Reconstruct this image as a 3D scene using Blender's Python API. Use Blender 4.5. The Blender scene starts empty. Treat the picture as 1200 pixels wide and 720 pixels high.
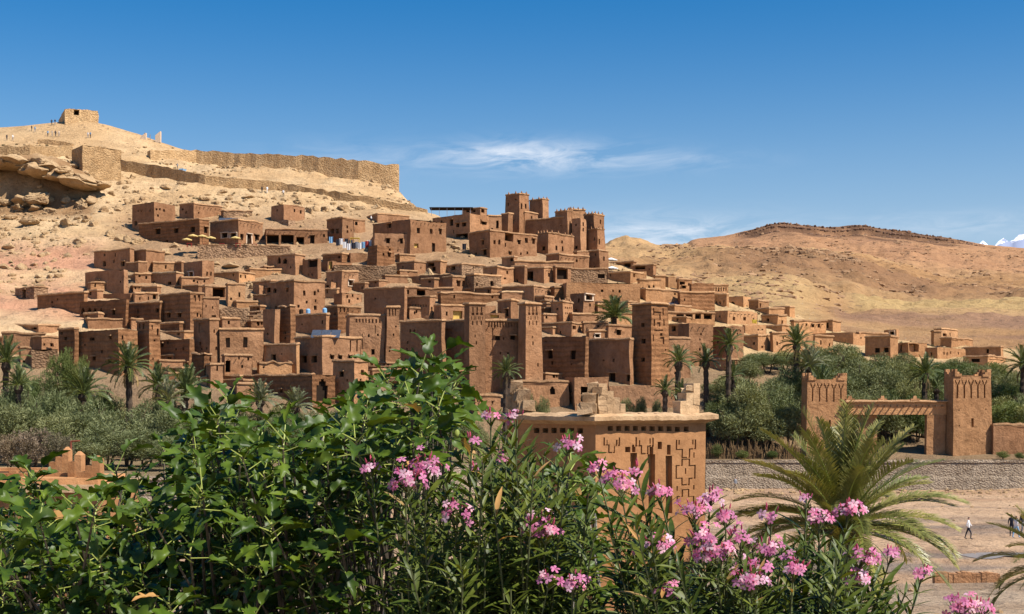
import bpy, bmesh, math, random
import numpy as np
from mathutils import Vector, Matrix, Euler

R = math.radians
rng = random.Random(7)
scene = bpy.context.scene
col = scene.collection

# ---------------------------------------------------------------- camera
F = 1667.0          # focal length in photo pixels (photo is 1200 x 720)
CX, HY = 600.0, 470.0   # principal column, horizon row
CZ = 10.0           # camera height above the river bed
cam = bpy.data.cameras.new('camera')
cam.sensor_width = 36.0
cam.lens = 36.0 * F / 1200.0
cam.shift_y = (HY - 360.0) / 1200.0
cam.clip_start = 0.1
cam.clip_end = 120000.0
camo = bpy.data.objects.new('camera', cam)
camo.location = (0, 0, CZ)
camo.rotation_euler = (R(90), 0, 0)
col.objects.link(camo)
scene.camera = camo

# ---------------------------------------------------------------- sky and sun
SUN_EL, SUN_AZ = 52.0, 117.0     # azimuth clockwise from the view direction (+Y)
world = bpy.data.worlds.new('World')
scene.world = world
world.use_nodes = True
wt = world.node_tree
wt.nodes.clear()
def wn(t, **k):
    n = wt.nodes.new(t)
    for a, b in k.items():
        setattr(n, a, b)
    return n
def wl(a, b):
    wt.links.new(a, b)
def wmath(op, a, b=None, clamp=False):
    n = wn('ShaderNodeMath', operation=op, use_clamp=clamp)
    for i, v in enumerate((a, b)):
        if v is None:
            continue
        if isinstance(v, (int, float)):
            n.inputs[i].default_value = v
        else:
            wl(v, n.inputs[i])
    return n.outputs[0]
sky = wn('ShaderNodeTexSky', sky_type='NISHITA', sun_disc=False)
sky.sun_elevation = R(SUN_EL)
sky.sun_rotation = R(SUN_AZ)
sky.altitude = 1300.0
sky.air_density = 1.25
sky.dust_density = 1.5
sky.ozone_density = 3.0
tc = wn('ShaderNodeTexCoord')
sep = wn('ShaderNodeSeparateXYZ')
wl(tc.outputs['Generated'], sep.inputs[0])
az = wmath('ARCTAN2', sep.outputs[0], sep.outputs[1])
el = wmath('ARCSINE', sep.outputs[2])
comb = wn('ShaderNodeCombineXYZ')
wl(wmath('MULTIPLY', az, 13.0), comb.inputs[0])
wl(wmath('ADD', wmath('MULTIPLY', el, 55.0), wmath('MULTIPLY', az, -3.0)), comb.inputs[1])
n1 = wn('ShaderNodeTexNoise')
n1.inputs['Scale'].default_value = 1.6
n1.inputs['Detail'].default_value = 9.0
n1.inputs['Roughness'].default_value = 0.62
n1.inputs['Distortion'].default_value = 0.9
wl(comb.outputs[0], n1.inputs['Vector'])
def ell(ca, ce, wa, we):
    a = wmath('POWER', wmath('DIVIDE', wmath('SUBTRACT', az, ca), wa), 2.0)
    b = wmath('POWER', wmath('DIVIDE', wmath('SUBTRACT', el, ce), we), 2.0)
    return wmath('POWER', 2.718, wmath('MULTIPLY', wmath('ADD', a, b), -1.0))
m_main = ell(0.01, 0.170, 0.062, 0.0095)
m_right = ell(0.115, 0.166, 0.06, 0.007)
m_low = ell(0.105, 0.112, 0.075, 0.014)
m_low2 = ell(0.30, 0.117, 0.10, 0.008)
m_left = ell(-0.12, 0.165, 0.05, 0.012)
cov = wmath('ADD', wmath('ADD', wmath('MULTIPLY', m_main, 1.3), wmath('MULTIPLY', m_low, 1.35)),
            wmath('ADD', wmath('MULTIPLY', m_right, 0.25), wmath('ADD', wmath('MULTIPLY', m_low2, 0.4), wmath('MULTIPLY', m_left, 0.3))))
wisp = wmath('MULTIPLY', wmath('SUBTRACT', n1.outputs['Fac'], 0.36), 3.0, clamp=True)
fac = wmath('MULTIPLY', wmath('MULTIPLY', cov, wisp), 0.80, clamp=True)
hsv = wn('ShaderNodeHueSaturation')
hsv.inputs['Hue'].default_value = 0.504
hsv.inputs['Saturation'].default_value = 1.54
hsv.inputs['Value'].default_value = 1.0
wl(sky.outputs[0], hsv.inputs['Color'])
hazef = wmath('MULTIPLY', wmath('POWER', 2.718, wmath('MULTIPLY', wmath('POWER', wmath('DIVIDE', wmath('ABSOLUTE', el), 0.145), 2.0), -1.0)), 0.8)
hz_mix = wn('ShaderNodeMixRGB')
wl(hazef, hz_mix.inputs[0])
wl(hsv.outputs[0], hz_mix.inputs[1])
hz_mix.inputs[2].default_value = (4.5, 5.5, 7.2, 1)
mixc = wn('ShaderNodeMixRGB')
wl(fac, mixc.inputs[0])
wl(hz_mix.outputs[0], mixc.inputs[1])
mixc.inputs[2].default_value = (7.6, 8.1, 8.9, 1)
bg = wn('ShaderNodeBackground')
bg.inputs['Strength'].default_value = 0.080
wl(mixc.outputs[0], bg.inputs['Color'])
wo = wn('ShaderNodeOutputWorld')
wl(bg.outputs[0], wo.inputs['Surface'])

sun = bpy.data.lights.new('sun', 'SUN')
sun.energy = 5.0
sun.angle = R(0.53)
sun.color = (1.0, 0.945, 0.86)
suno = bpy.data.objects.new('sun', sun)
SV = Vector((math.sin(R(SUN_AZ)) * math.cos(R(SUN_EL)), math.cos(R(SUN_AZ)) * math.cos(R(SUN_EL)), math.sin(R(SUN_EL))))
suno.rotation_euler = SV.to_track_quat('Z', 'Y').to_euler()
suno.location = (40, -30, 80)
col.objects.link(suno)

scene.view_settings.view_transform = 'Standard'
scene.view_settings.look = 'None'
scene.view_settings.exposure = 0.54
scene.view_settings.gamma = 1.0
scene.render.engine = 'CYCLES'
scene.cycles.max_bounces = 5
scene.cycles.diffuse_bounces = 1
scene.cycles.glossy_bounces = 2
scene.cycles.transmission_bounces = 3
scene.cycles.use_denoising = True

# ---------------------------------------------------------------- noise helpers
def hash2(ix, iy, s=0.0):
    v = np.sin(ix * 127.1 + iy * 311.7 + s * 74.7) * 43758.5453
    return v - np.floor(v)
def vnoise(x, y, s=0.0):
    x = np.asarray(x, float); y = np.asarray(y, float)
    ix, iy = np.floor(x), np.floor(y)
    fx, fy = x - ix, y - iy
    fx = fx * fx * (3 - 2 * fx); fy = fy * fy * (3 - 2 * fy)
    a = hash2(ix, iy, s); b = hash2(ix + 1, iy, s); c = hash2(ix, iy + 1, s); d = hash2(ix + 1, iy + 1, s)
    return (a + (b - a) * fx) * (1 - fy) + (c + (d - c) * fx) * fy
def fbm(x, y, octaves=4, s=0.0, gain=0.5):
    t = 0; amp = 1.0; tot = 0
    for o in range(octaves):
        t = t + amp * vnoise(x * 2 ** o, y * 2 ** o, s + o * 3.1)
        tot += amp; amp *= gain
    return t / tot - 0.5
def noise3(p, s=0.0):
    # cheap smooth 3-D wobble for vertices (N,3) -> (N,3)
    x, y, z = p[:, 0], p[:, 1], p[:, 2]
    a = vnoise(x * .9 + z * .37, y * .9 - z * .61, s) - .5
    b = vnoise(y * .8 + 17 + x * .2, z * .9 + x * .31, s + 5) - .5
    c = vnoise(z * .8 - 31, x * .7 + y * .53, s + 9) - .5
    return np.stack([a, b, c], 1)
def smooth(t):
    t = np.clip(t, 0, 1)
    return t * t * (3 - 2 * t)

# ---------------------------------------------------------------- mesh helpers
def mk_obj(name, verts, faces, mats, parent=None, fm=None, smooth_sh=False, loc=None):
    me = bpy.data.meshes.new(name)
    me.from_pydata([tuple(v) for v in verts], [], faces)
    for m in (mats if isinstance(mats, (list, tuple)) else [mats]):
        me.materials.append(m)
    if fm is not None:
        me.polygons.foreach_set('material_index', np.asarray(fm, dtype=np.int32))
    if smooth_sh:
        me.polygons.foreach_set('use_smooth', np.ones(len(me.polygons), dtype=bool))
    me.update()
    o = bpy.data.objects.new(name, me)
    col.objects.link(o)
    if parent is not None:
        o.parent = parent
    if loc is not None:
        o.location = loc
    return o
def tag(o, label, cat, group=None):
    o['label'] = label
    o['category'] = cat
    if group:
        o['group'] = group
    return o
def empty(name, loc, label=None, cat=None, group=None):
    o = bpy.data.objects.new(name, None)
    o.empty_display_size = 0.5
    o.location = loc
    col.objects.link(o)
    if label:
        tag(o, label, cat, group)
    return o
def copy_tree(src, loc, rz=0.0, sc=1.0, label=None, cat=None, group=None):
    r = src.copy()
    col.objects.link(r)
    r.location = loc
    r.rotation_euler = (0, 0, rz)
    r.scale = sc if hasattr(sc, '__len__') else (sc, sc, sc)
    if label:
        r['label'] = label
    if cat:
        r['category'] = cat
    if group:
        r['group'] = group
    for ch in list(src.children):
        c = ch.copy()
        col.objects.link(c)
        c.parent = r
        for g in list(ch.children):
            gg = g.copy()
            col.objects.link(gg)
            gg.parent = c
    return r

class MB:
    def __init__(self):
        self.v = []; self.f = []; self.m = []
    def add(self, vs, fs, m=0):
        b = len(self.v)
        self.v.extend(vs)
        self.f.extend([tuple(i + b for i in q) for q in fs])
        self.m.extend([m] * len(fs))
    def box(self, c, s, m=0, rz=0.0, taper=0.0):
        cx, cy, cz = c; sx, sy, sz = s[0] / 2, s[1] / 2, s[2] / 2
        ca, sa = math.cos(rz), math.sin(rz)
        vs = []
        for z, k in ((-sz, 1.0), (sz, 1.0 - taper)):
            for x, y in ((-sx, -sy), (sx, -sy), (sx, sy), (-sx, sy)):
                x *= k; y *= k
                vs.append((cx + x * ca - y * sa, cy + x * sa + y * ca, cz + z))
        self.add(vs, [(0, 3, 2, 1), (4, 5, 6, 7), (0, 1, 5, 4), (1, 2, 6, 5), (2, 3, 7, 6), (3, 0, 4, 7)], m)
    def tube(self, pts, rad, n=5, m=0, cap=True):
        pts = [Vector(p) for p in pts]
        if not hasattr(rad, '__len__'):
            rad = [rad] * len(pts)
        vs = []; fs = []
        for i, p in enumerate(pts):
            d = (pts[min(i + 1, len(pts) - 1)] - pts[max(i - 1, 0)])
            if d.length < 1e-9:
                d = Vector((0, 0, 1))
            d.normalize()
            a = d.cross(Vector((0, 0, 1)) if abs(d.z) < .95 else Vector((1, 0, 0))).normalized()
            b = d.cross(a)
            for k in range(n):
                t = 2 * math.pi * k / n
                vs.append(tuple(p + (a * math.cos(t) + b * math.sin(t)) * rad[i]))
        for i in range(len(pts) - 1):
            for k in range(n):
                k2 = (k + 1) % n
                fs.append((i * n + k, i * n + k2, (i + 1) * n + k2, (i + 1) * n + k))
        if cap:
            fs.append(tuple(reversed(range(n))))
            fs.append(tuple(range((len(pts) - 1) * n, len(pts) * n)))
        self.add(vs, fs, m)
    def build(self, name, mats, parent=None, loc=None, smooth_sh=False, wob=0.0, ws=1.0):
        v = np.array(self.v, float).reshape(-1, 3)
        if wob:
            v = v + noise3(v * ws) * wob
        return mk_obj(name, v, self.f, mats, parent, self.m, smooth_sh, loc)

# ---------------------------------------------------------------- materials
MAT = {}
def nodes(name):
    m = bpy.data.materials.new(name)
    m.use_nodes = True
    t = m.node_tree
    t.nodes.clear()
    out = t.nodes.new('ShaderNodeOutputMaterial')
    b = t.nodes.new('ShaderNodeBsdfPrincipled')
    t.links.new(b.outputs[0], out.inputs[0])
    return m, t, b, out
def ramp(t, fac, stops):
    r = t.nodes.new('ShaderNodeValToRGB')
    e = r.color_ramp.elements
    while len(e) < len(stops):
        e.new(0.5)
    for i, (p, c) in enumerate(stops):
        e[i].position = p
        e[i].color = (*c, 1)
    t.links.new(fac, r.inputs[0])
    return r.outputs[0]
def noise(t, vec, scale, detail=5, rough=0.6, dist=0.0):
    n = t.nodes.new('ShaderNodeTexNoise')
    n.inputs['Scale'].default_value = scale
    n.inputs['Detail'].default_value = detail
    n.inputs['Roughness'].default_value = rough
    n.inputs['Distortion'].default_value = dist
    t.links.new(vec, n.inputs['Vector'])
    return n.outputs['Fac']
def geo(t):
    return t.nodes.new('ShaderNodeNewGeometry').outputs['Position']
def scaled(t, vec, s):
    n = t.nodes.new('ShaderNodeVectorMath')
    n.operation = 'MULTIPLY'
    n.inputs[1].default_value = s
    t.links.new(vec, n.inputs[0])
    return n.outputs[0]
def mix(t, fac, a, b, mode='MIX'):
    n = t.nodes.new('ShaderNodeMixRGB')
    n.blend_type = mode
    for i, v in enumerate((fac, a, b)):
        if isinstance(v, (int, float)):
            n.inputs[i].default_value = v
        elif isinstance(v, tuple):
            n.inputs[i].default_value = (*v, 1)
        else:
            t.links.new(v, n.inputs[i])
    return n.outputs[0]
def math_n(t, op, a, b=None, clamp=False):
    n = t.nodes.new('ShaderNodeMath')
    n.operation = op
    n.use_clamp = clamp
    for i, v in enumerate((a, b)):
        if v is None:
            continue
        if isinstance(v, (int, float)):
            n.inputs[i].default_value = v
        else:
            t.links.new(v, n.inputs[i])
    return n.outputs[0]
def bump(t, b, h, strength, dist):
    n = t.nodes.new('ShaderNodeBump')
    n.inputs['Strength'].default_value = strength
    n.inputs['Distance'].default_value = dist
    t.links.new(h, n.inputs['Height'])
    t.links.new(n.outputs[0], b.inputs['Normal'])
def set_rough(b, r, spec=0.2):
    b.inputs['Roughness'].default_value = r
    b.inputs['Specular IOR Level'].default_value = spec

def mud_material(name, c1, c2, c3, scale=1.0, layers=0.0, blotch=1.0, rubble=0.0, streak=0.4, bd=0.22, vsc=2.4):
    m, t, b, out = nodes(name)
    p = geo(t)
    f1 = noise(t, p, 0.35 * scale, 6, 0.62)
    f2 = noise(t, p, 2.6 * scale, 6, 0.7)
    base = ramp(t, f1, [(0.30, c1), (0.52, c2), (0.74, c3)])
    fine = ramp(t, f2, [(0.25, (0.74, 0.72, 0.70)), (0.55, (1, 1, 1)), (0.85, (1.16, 1.14, 1.12))])
    c = mix(t, 0.9 * blotch, base, fine, 'MULTIPLY')
    f3 = noise(t, p, 0.85 * scale, 5, 0.7, 0.6)
    c = mix(t, 0.85 * blotch, c, ramp(t, f3, [(0.30, (0.70, 0.68, 0.66)), (0.50, (1, 1, 1)), (0.72, (1.17, 1.16, 1.14))]), 'MULTIPLY')
    # rain streaks running down the wall
    st = noise(t, scaled(t, p, (1.7, 1.7, 0.16)), 1.0, 4, 0.65)
    c = mix(t, streak, c, ramp(t, st, [(0.36, (0.72, 0.70, 0.69)), (0.60, (1.06, 1.05, 1.04))]), 'MULTIPLY')
    oi = t.nodes.new('ShaderNodeObjectInfo')
    var = ramp(t, oi.outputs['Random'], [(0.0, (0.72, 0.70, 0.68)), (0.35, (0.94, 0.90, 0.86)), (0.65, (1.04, 1.04, 1.04)), (1.0, (1.2, 1.16, 1.08))])
    c = mix(t, 1.0, c, var, 'MULTIPLY')
    h = math_n(t, 'ADD', math_n(t, 'MULTIPLY', f2, 0.5), math_n(t, 'MULTIPLY', noise(t, p, 9.0 * scale, 4, 0.7), 0.22))
    if layers:
        w = t.nodes.new('ShaderNodeTexWave')
        w.wave_type = 'BANDS'; w.bands_direction = 'Z'
        w.inputs['Scale'].default_value = 0.42
        w.inputs['Distortion'].default_value = 2.2
        w.inputs['Detail'].default_value = 3
        w.inputs['Detail Scale'].default_value = 1.6
        t.links.new(p, w.inputs['Vector'])
        h = math_n(t, 'ADD', h, math_n(t, 'MULTIPLY', w.outputs['Fac'], 0.22 * layers))
        c = mix(t, 0.6 * layers, c, ramp(t, w.outputs['Fac'], [(0.0, (0.76, 0.74, 0.72)), (0.35, (1, 1, 1)), (1.0, (1.08, 1.06, 1.04))]), 'MULTIPLY')
    if rubble:
        v = t.nodes.new('ShaderNodeTexVoronoi')
        v.inputs['Scale'].default_value = vsc
        t.links.new(scaled(t, p, (1, 1, 1.5)), v.inputs['Vector'])
        c = mix(t, 0.75 * rubble, c, ramp(t, v.outputs['Distance'], [(0.0, (1.2, 1.17, 1.13)), (0.45, (0.98, 0.97, 0.96)), (0.8, (0.5, 0.47, 0.44))]), 'MULTIPLY')
        bw = t.nodes.new('ShaderNodeRGBToBW'); t.links.new(v.outputs['Color'], bw.inputs[0])
        c = mix(t, 0.5, c, ramp(t, bw.outputs[0], [(0.2, (0.72, 0.70, 0.68)), (0.8, (1.2, 1.18, 1.15))]), 'MULTIPLY')
        h = math_n(t, 'SUBTRACT', h, math_n(t, 'MULTIPLY', v.outputs['Distance'], 0.8))
    t.links.new(c, b.inputs['Base Color'])
    set_rough(b, 0.95, 0.1)
    h = math_n(t, 'ADD', h, math_n(t, 'MULTIPLY', f3, 0.9))
    bump(t, b, h, 0.95, bd)
    MAT[name] = m
    return m
mud_material('mud_smooth', (0.315, 0.162, 0.081), (0.382, 0.203, 0.105), (0.442, 0.244, 0.132))
mud_material('mud_coarse', (0.215, 0.104, 0.049), (0.280, 0.140, 0.067), (0.345, 0.180, 0.090), scale=1.3, layers=1.0)
mud_material('mud_ochre', (0.420, 0.222, 0.105), (0.490, 0.268, 0.130), (0.540, 0.305, 0.155))
mud_material('rubble', (0.315, 0.195, 0.112), (0.390, 0.250, 0.150), (0.450, 0.300, 0.185), rubble=1.0)
mud_material('rampart_stone', (0.52, 0.335, 0.165), (0.59, 0.395, 0.205), (0.64, 0.45, 0.245), rubble=0.22)
mud_material('mud_orange', (0.360, 0.178, 0.078), (0.440, 0.225, 0.102), (0.510, 0.275, 0.130), scale=2.2, blotch=0.7, streak=0.3, bd=0.035)
mud_material('cap_mud', (0.36, 0.205, 0.105), (0.43, 0.255, 0.135), (0.49, 0.30, 0.165), scale=1.6)
mud_material('cap_straw', (0.46, 0.30, 0.165), (0.54, 0.365, 0.21), (0.61, 0.43, 0.26), scale=3.0, bd=0.05)
mud_material('embankment_stone', (0.34, 0.275, 0.205), (0.43, 0.355, 0.27), (0.50, 0.42, 0.33), rubble=0.6, scale=1.6, vsc=4.2)

def plain(name, c, rough=0.7, spec=0.3, var=0.25, sc=3.0):
    m, t, b, out = nodes(name)
    p = geo(t)
    f = noise(t, p, sc, 5, 0.65)
    k0 = tuple(x * (1 - var) for x in c); k1 = tuple(min(1, x * (1 + var)) for x in c)
    t.links.new(ramp(t, f, [(0.3, k0), (0.7, k1)]), b.inputs['Base Color'])
    set_rough(b, rough, spec)
    MAT[name] = m
    return m
plain('dark_wood_and_inner_shade', (0.030, 0.019, 0.012), 0.9, 0.1)  # dark wood, and the shade painted on sheets behind windows and porches
plain('old_wood', (0.16, 0.10, 0.055), 0.85, 0.1)
plain('pale_frame', (0.62, 0.47, 0.33), 0.9, 0.1)
plain('yellow_board', (0.62, 0.40, 0.10), 0.7, 0.2)
plain('white_paint', (0.74, 0.72, 0.68), 0.7, 0.2, 0.08)
plain('straw_shade', (0.62, 0.45, 0.17), 0.9, 0.1)
plain('panel_blue', (0.055, 0.065, 0.085), 0.45, 0.4, 0.3)
plain('cloth_blue', (0.10, 0.22, 0.48), 0.85, 0.1)
plain('cloth_yellow', (0.75, 0.55, 0.08), 0.85, 0.1)
plain('cloth_white', (0.76, 0.74, 0.72), 0.85, 0.1, 0.08)
plain('cloth_red', (0.42, 0.06, 0.05), 0.85, 0.1)
plain('cloth_dark', (0.03, 0.033, 0.045), 0.85, 0.1)
plain('cloth_grey', (0.24, 0.25, 0.27), 0.85, 0.1)
plain('cloth_sky', (0.22, 0.42, 0.62), 0.85, 0.1)
plain('cloth_tan', (0.40, 0.30, 0.19), 0.85, 0.1)
plain('skin', (0.36, 0.20, 0.13), 0.6, 0.3, 0.1)
plain('hair', (0.015, 0.011, 0.009), 0.6, 0.3)
plain('rust', (0.20, 0.055, 0.028), 0.7, 0.3)
plain('metal_grey', (0.30, 0.30, 0.30), 0.5, 0.4)
plain('dry_reed', (0.21, 0.13, 0.062), 0.9, 0.1, 0.4, 6.0)

def leaf_material(name, c1, c2, trans=0.3, rough=0.45, spec=0.35, sc=8.0, tint=(1, 1, 1)):
    m, t, b, out = nodes(name)
    p = geo(t)
    f = noise(t, p, sc, 3, 0.6)
    c = ramp(t, f, [(0.32, c1), (0.70, c2)])
    oi = t.nodes.new('ShaderNodeObjectInfo')
    c = mix(t, 1.0, c, ramp(t, oi.outputs['Random'], [(0, (0.68, 0.76, 0.66)), (0.5, (1, 1, 1)), (1, (1.28, 1.18, 1.0))]), 'MULTIPLY')
    t.links.new(c, b.inputs['Base Color'])
    set_rough(b, rough, spec)
    tr = t.nodes.new('ShaderNodeBsdfTranslucent')
    t.links.new(mix(t, 1.0, c, (1.5, 1.35, 0.5), 'MULTIPLY'), tr.inputs['Color'])
    ms = t.nodes.new('ShaderNodeMixShader')
    ms.inputs[0].default_value = trans
    t.links.new(b.outputs[0], ms.inputs[1])
    t.links.new(tr.outputs[0], ms.inputs[2])
    t.links.new(ms.outputs[0], out.inputs[0])
    MAT[name] = m
    return m
leaf_material('fig_leaf', (0.025, 0.054, 0.005), (0.115, 0.172, 0.016), 0.19, 0.44, 0.26, 7.0)
leaf_material('oleander_leaf', (0.034, 0.056, 0.006), (0.140, 0.165, 0.024), 0.15, 0.45, 0.22, 9.0)
leaf_material('olive_leaf', (0.125, 0.142, 0.056), (0.250, 0.258, 0.115), 0.15, 0.6, 0.25, 0.6)
leaf_material('green_leaf', (0.080, 0.110, 0.030), (0.165, 0.195, 0.062), 0.2, 0.6, 0.25, 0.6)
leaf_material('tamarisk_pink', (0.150, 0.120, 0.080), (0.300, 0.225, 0.165), 0.15, 0.8, 0.1, 0.8)
leaf_material('palm_frond', (0.066, 0.092, 0.028), (0.160, 0.180, 0.065), 0.12, 0.45, 0.4, 1.2)
leaf_material('palm_near', (0.150, 0.160, 0.036), (0.350, 0.310, 0.100), 0.15, 0.42, 0.45, 1.6)
leaf_material('palm_grey', (0.130, 0.140, 0.075), (0.250, 0.240, 0.140), 0.12, 0.5, 0.35, 1.2)
leaf_material('palm_dead', (0.200, 0.135, 0.060), (0.330, 0.240, 0.120), 0.1, 0.8, 0.1, 1.2)
leaf_material('scrub', (0.10, 0.085, 0.045), (0.19, 0.155, 0.085), 0.1, 0.9, 0.1, 0.8)
leaf_material('petal', (0.46, 0.085, 0.24), (0.70, 0.31, 0.49), 0.3, 0.6, 0.2, 30.0)
leaf_material('petal_pale', (0.70, 0.34, 0.49), (0.84, 0.60, 0.70), 0.3, 0.6, 0.2, 30.0)
leaf_material('bud', (0.48, 0.06, 0.13), (0.66, 0.14, 0.24), 0.2, 0.5, 0.3, 20.0)
leaf_material('petiole', (0.30, 0.36, 0.07), (0.42, 0.46, 0.12), 0.2, 0.5, 0.3, 8.0)
leaf_material('dry_leaf', (0.36, 0.20, 0.07), (0.50, 0.30, 0.12), 0.2, 0.6, 0.2, 8.0)
plain('bark_grey', (0.30, 0.27, 0.23), 0.9, 0.1, 0.35, 18.0)
plain('bark_brown', (0.085, 0.060, 0.042), 0.95, 0.1, 0.4, 5.0)
plain('stem_green', (0.12, 0.13, 0.055), 0.7, 0.2, 0.3, 10.0)

def attr_material(name, bscale, bstr, bdist, strata=0.0, cracks=0.0):
    m, t, b, out = nodes(name)
    p = geo(t)
    a = t.nodes.new('ShaderNodeAttribute')
    a.attribute_name = 'Col'
    f1 = noise(t, p, bscale, 8, 0.68)
    f2 = noise(t, p, bscale * 7, 6, 0.7)
    c = mix(t, 1.0, a.outputs['Color'], ramp(t, f1, [(0.28, (0.70, 0.66, 0.63)), (0.5, (1, 1, 1)), (0.75, (1.15, 1.14, 1.12))]), 'MULTIPLY')
    c = mix(t, 0.8, c, ramp(t, f2, [(0.30, (0.68, 0.63, 0.60)), (0.48, (1, 1, 1)), (0.8, (1.14, 1.12, 1.1))]), 'MULTIPLY')
    h = math_n(t, 'ADD', math_n(t, 'MULTIPLY', f1, 1.0), math_n(t, 'MULTIPLY', f2, 0.45))
    if cracks:
        v = t.nodes.new('ShaderNodeTexVoronoi')
        v.inputs['Scale'].default_value = cracks
        t.links.new(p, v.inputs['Vector'])
        sp = math_n(t, 'LESS_THAN', v.outputs['Distance'], 0.20)
        n3 = noise(t, p, bscale * 1.7, 3, 0.6)
        sp = math_n(t, 'MULTIPLY', sp, math_n(t, 'GREATER_THAN', n3, 0.52))
        c = mix(t, math_n(t, 'MULTIPLY', sp, 0.6), c, (0.17, 0.11, 0.065))
    t.links.new(c, b.inputs['Base Color'])
    set_rough(b, 0.96, 0.08)
    bump(t, b, h, bstr, bdist)
    MAT[name] = m
    return m
attr_material('hill_ground', 0.16, 0.9, 1.4, cracks=0.45)
attr_material('far_ground', 0.03, 1.0, 5.0, cracks=0.10)
mm, t, b, out = nodes('hazed_snow_rock')
p = geo(t)
f = noise(t, scaled(t, p, (1, 1, 2.5)), 0.0022, 6, 0.7)
sz = t.nodes.new('ShaderNodeSeparateXYZ'); t.links.new(p, sz.inputs[0])
hz = math_n(t, 'MULTIPLY', math_n(t, 'SUBTRACT', sz.outputs[2], 2350.0), 0.0012)
sn = math_n(t, 'GREATER_THAN', math_n(t, 'ADD', hz, math_n(t, 'MULTIPLY', f, 1.6)), 1.34)
t.links.new(mix(t, sn, (0.28, 0.32, 0.44), (0.80, 0.82, 0.86)), b.inputs['Base Color'])  # rock tinted blue, distance haze painted into its colour
set_rough(b, 0.9, 0.1)
MAT['hazed_snow_rock'] = mm
mm, t, b, out = nodes('water')
b.inputs['Base Color'].default_value = (0.26, 0.215, 0.17, 1)
set_rough(b, 0.33, 0.5)
bump(t, b, noise(t, geo(t), 2.0, 3), 0.1, 0.05)
MAT['water'] = mm
m, t, b, out = nodes('boulder')
p = geo(t)
c = ramp(t, noise(t, p, 0.25, 6, 0.65), [(0.3, (0.33, 0.20, 0.10)), (0.5, (0.46, 0.31, 0.165)), (0.72, (0.54, 0.38, 0.215))])
f2 = noise(t, p, 3.0, 6, 0.7)
c = mix(t, 0.8, c, ramp(t, f2, [(0.3, (0.72, 0.68, 0.65)), (0.6, (1.05, 1.04, 1.03))]), 'MULTIPLY')
t.links.new(c, b.inputs['Base Color'])
set_rough(b, 0.95, 0.1)
bump(t, b, f2, 0.9, 0.35)
MAT['boulder'] = m
plain('far_rock', (0.315, 0.190, 0.105), 0.95, 0.05, 0.35, 0.05)
plain('cliff_rock', (0.190, 0.112, 0.074), 0.95, 0.05, 0.35, 0.05)
plain('twig_brown', (0.14, 0.115, 0.085), 0.9, 0.1, 0.35, 14.0)

# ---------------------------------------------------------------- terrain
def zpix(y, d):
    return CZ + (HY - y) / F * d
def prof(pix, tail, lo=2.7):
    # pix: (row, distance) seen on the slope; tail: (distance, height) behind the ridge
    pts = [(150.0, lo), (178.0, lo), (186.0, lo + 1.2)]
    pts += [(d, zpix(y, d)) for y, d in pix] + list(tail)
    return pts
COLS = [
    (-400, prof([(455, 200), (400, 215), (330, 262), (250, 335), (190, 375), (160, 402)], [(440, 84), (480, 70), (560, 40)])),
    (-80, prof([(455, 200), (400, 213), (330, 262), (250, 330), (238, 336), (197, 339), (185, 348), (171, 380), (150, 405)], [(440, 84), (480, 70), (560, 40)])),
    (20, prof([(455, 200), (400, 217), (335, 262), (252, 328), (240, 334), (196, 337), (184, 346), (171, 378), (148, 402)], [(440, 84), (480, 70), (560, 40)])),
    (75, prof([(455, 200), (400, 219), (335, 262), (250, 330), (238, 334), (206, 337), (190, 346), (172, 380), (141, 402)], [(440, 84), (480, 70), (560, 40)])),
    (118, prof([(455, 200), (400, 220), (335, 262), (250, 322), (215, 350), (190, 372), (141, 402)], [(440, 84), (480, 70), (560, 40)])),
    (165, prof([(455, 200), (398, 222), (338, 260), (295, 288), (255, 322), (215, 352), (188, 380), (157, 400)], [(440, 80), (480, 66), (560, 36)])),
    (228, prof([(455, 200), (396, 224), (340, 258), (300, 285), (262, 316), (215, 352), (188, 388), (178, 398)], [(440, 72), (480, 55), (560, 30)])),
    (350, prof([(462, 200), (400, 225), (345, 255), (300, 285), (262, 318), (230, 345), (197, 378)], [(400, 70), (440, 55), (480, 35), (560, 15)])),
    (470, prof([(468, 198), (400, 226), (350, 252), (300, 288), (262, 325), (240, 348), (217, 372)], [(385, 64), (420, 50), (480, 20), (560, 8)])),
    (515, prof([(470, 196), (400, 227), (348, 254), (300, 290), (270, 318), (249, 344)], [(365, 54), (400, 40), (480, 14), (560, 6)])),
    (600, prof([(474, 195), (400, 228), (345, 258), (300, 292), (276, 318)], [(335, 44), (370, 30), (440, 12), (560, 4)])),
    (700, prof([(474, 195), (400, 230), (345, 262), (318, 290), (300, 312)], [(325, 41), (350, 30), (420, 10), (560, 3)])),
    (760, prof([(470, 197), (400, 233), (352, 264), (325, 290), (316, 305)], [(318, 37), (350, 25), (420, 8), (560, 3)])),
    (850, prof([(455, 203), (405, 235), (365, 270), (344, 300)], [(312, 31), (345, 18), (400, 7), (560, 3)])),
    (920, prof([(440, 212), (405, 242), (375, 275), (362, 295)], [(306, 28), (340, 16), (400, 6), (560, 3)])),
    (1000, prof([(440, 216), (412, 248), (390, 280)], [(292, 23), (330, 13), (400, 5), (560, 3)])),
    (1100, prof([(440, 220), (420, 250), (404, 280)], [(292, 20), (330, 12), (400, 5), (560, 3)])),
    (1220, prof([(440, 224), (424, 250), (411, 280)], [(292, 18.5), (330, 11), (400, 5), (560, 3)])),
    (1600, prof([(440, 224), (424, 250), (412, 280)], [(292, 18.5), (330, 11), (400, 5), (560, 3)])),
]
DG = np.arange(150.0, 565.0, 1.0)
UG = np.arange(-1020, 1720, 10.0)
_cols = np.array([np.interp(DG, [p[0] for p in c], [p[1] for p in c]) for _, c in COLS])
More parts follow.
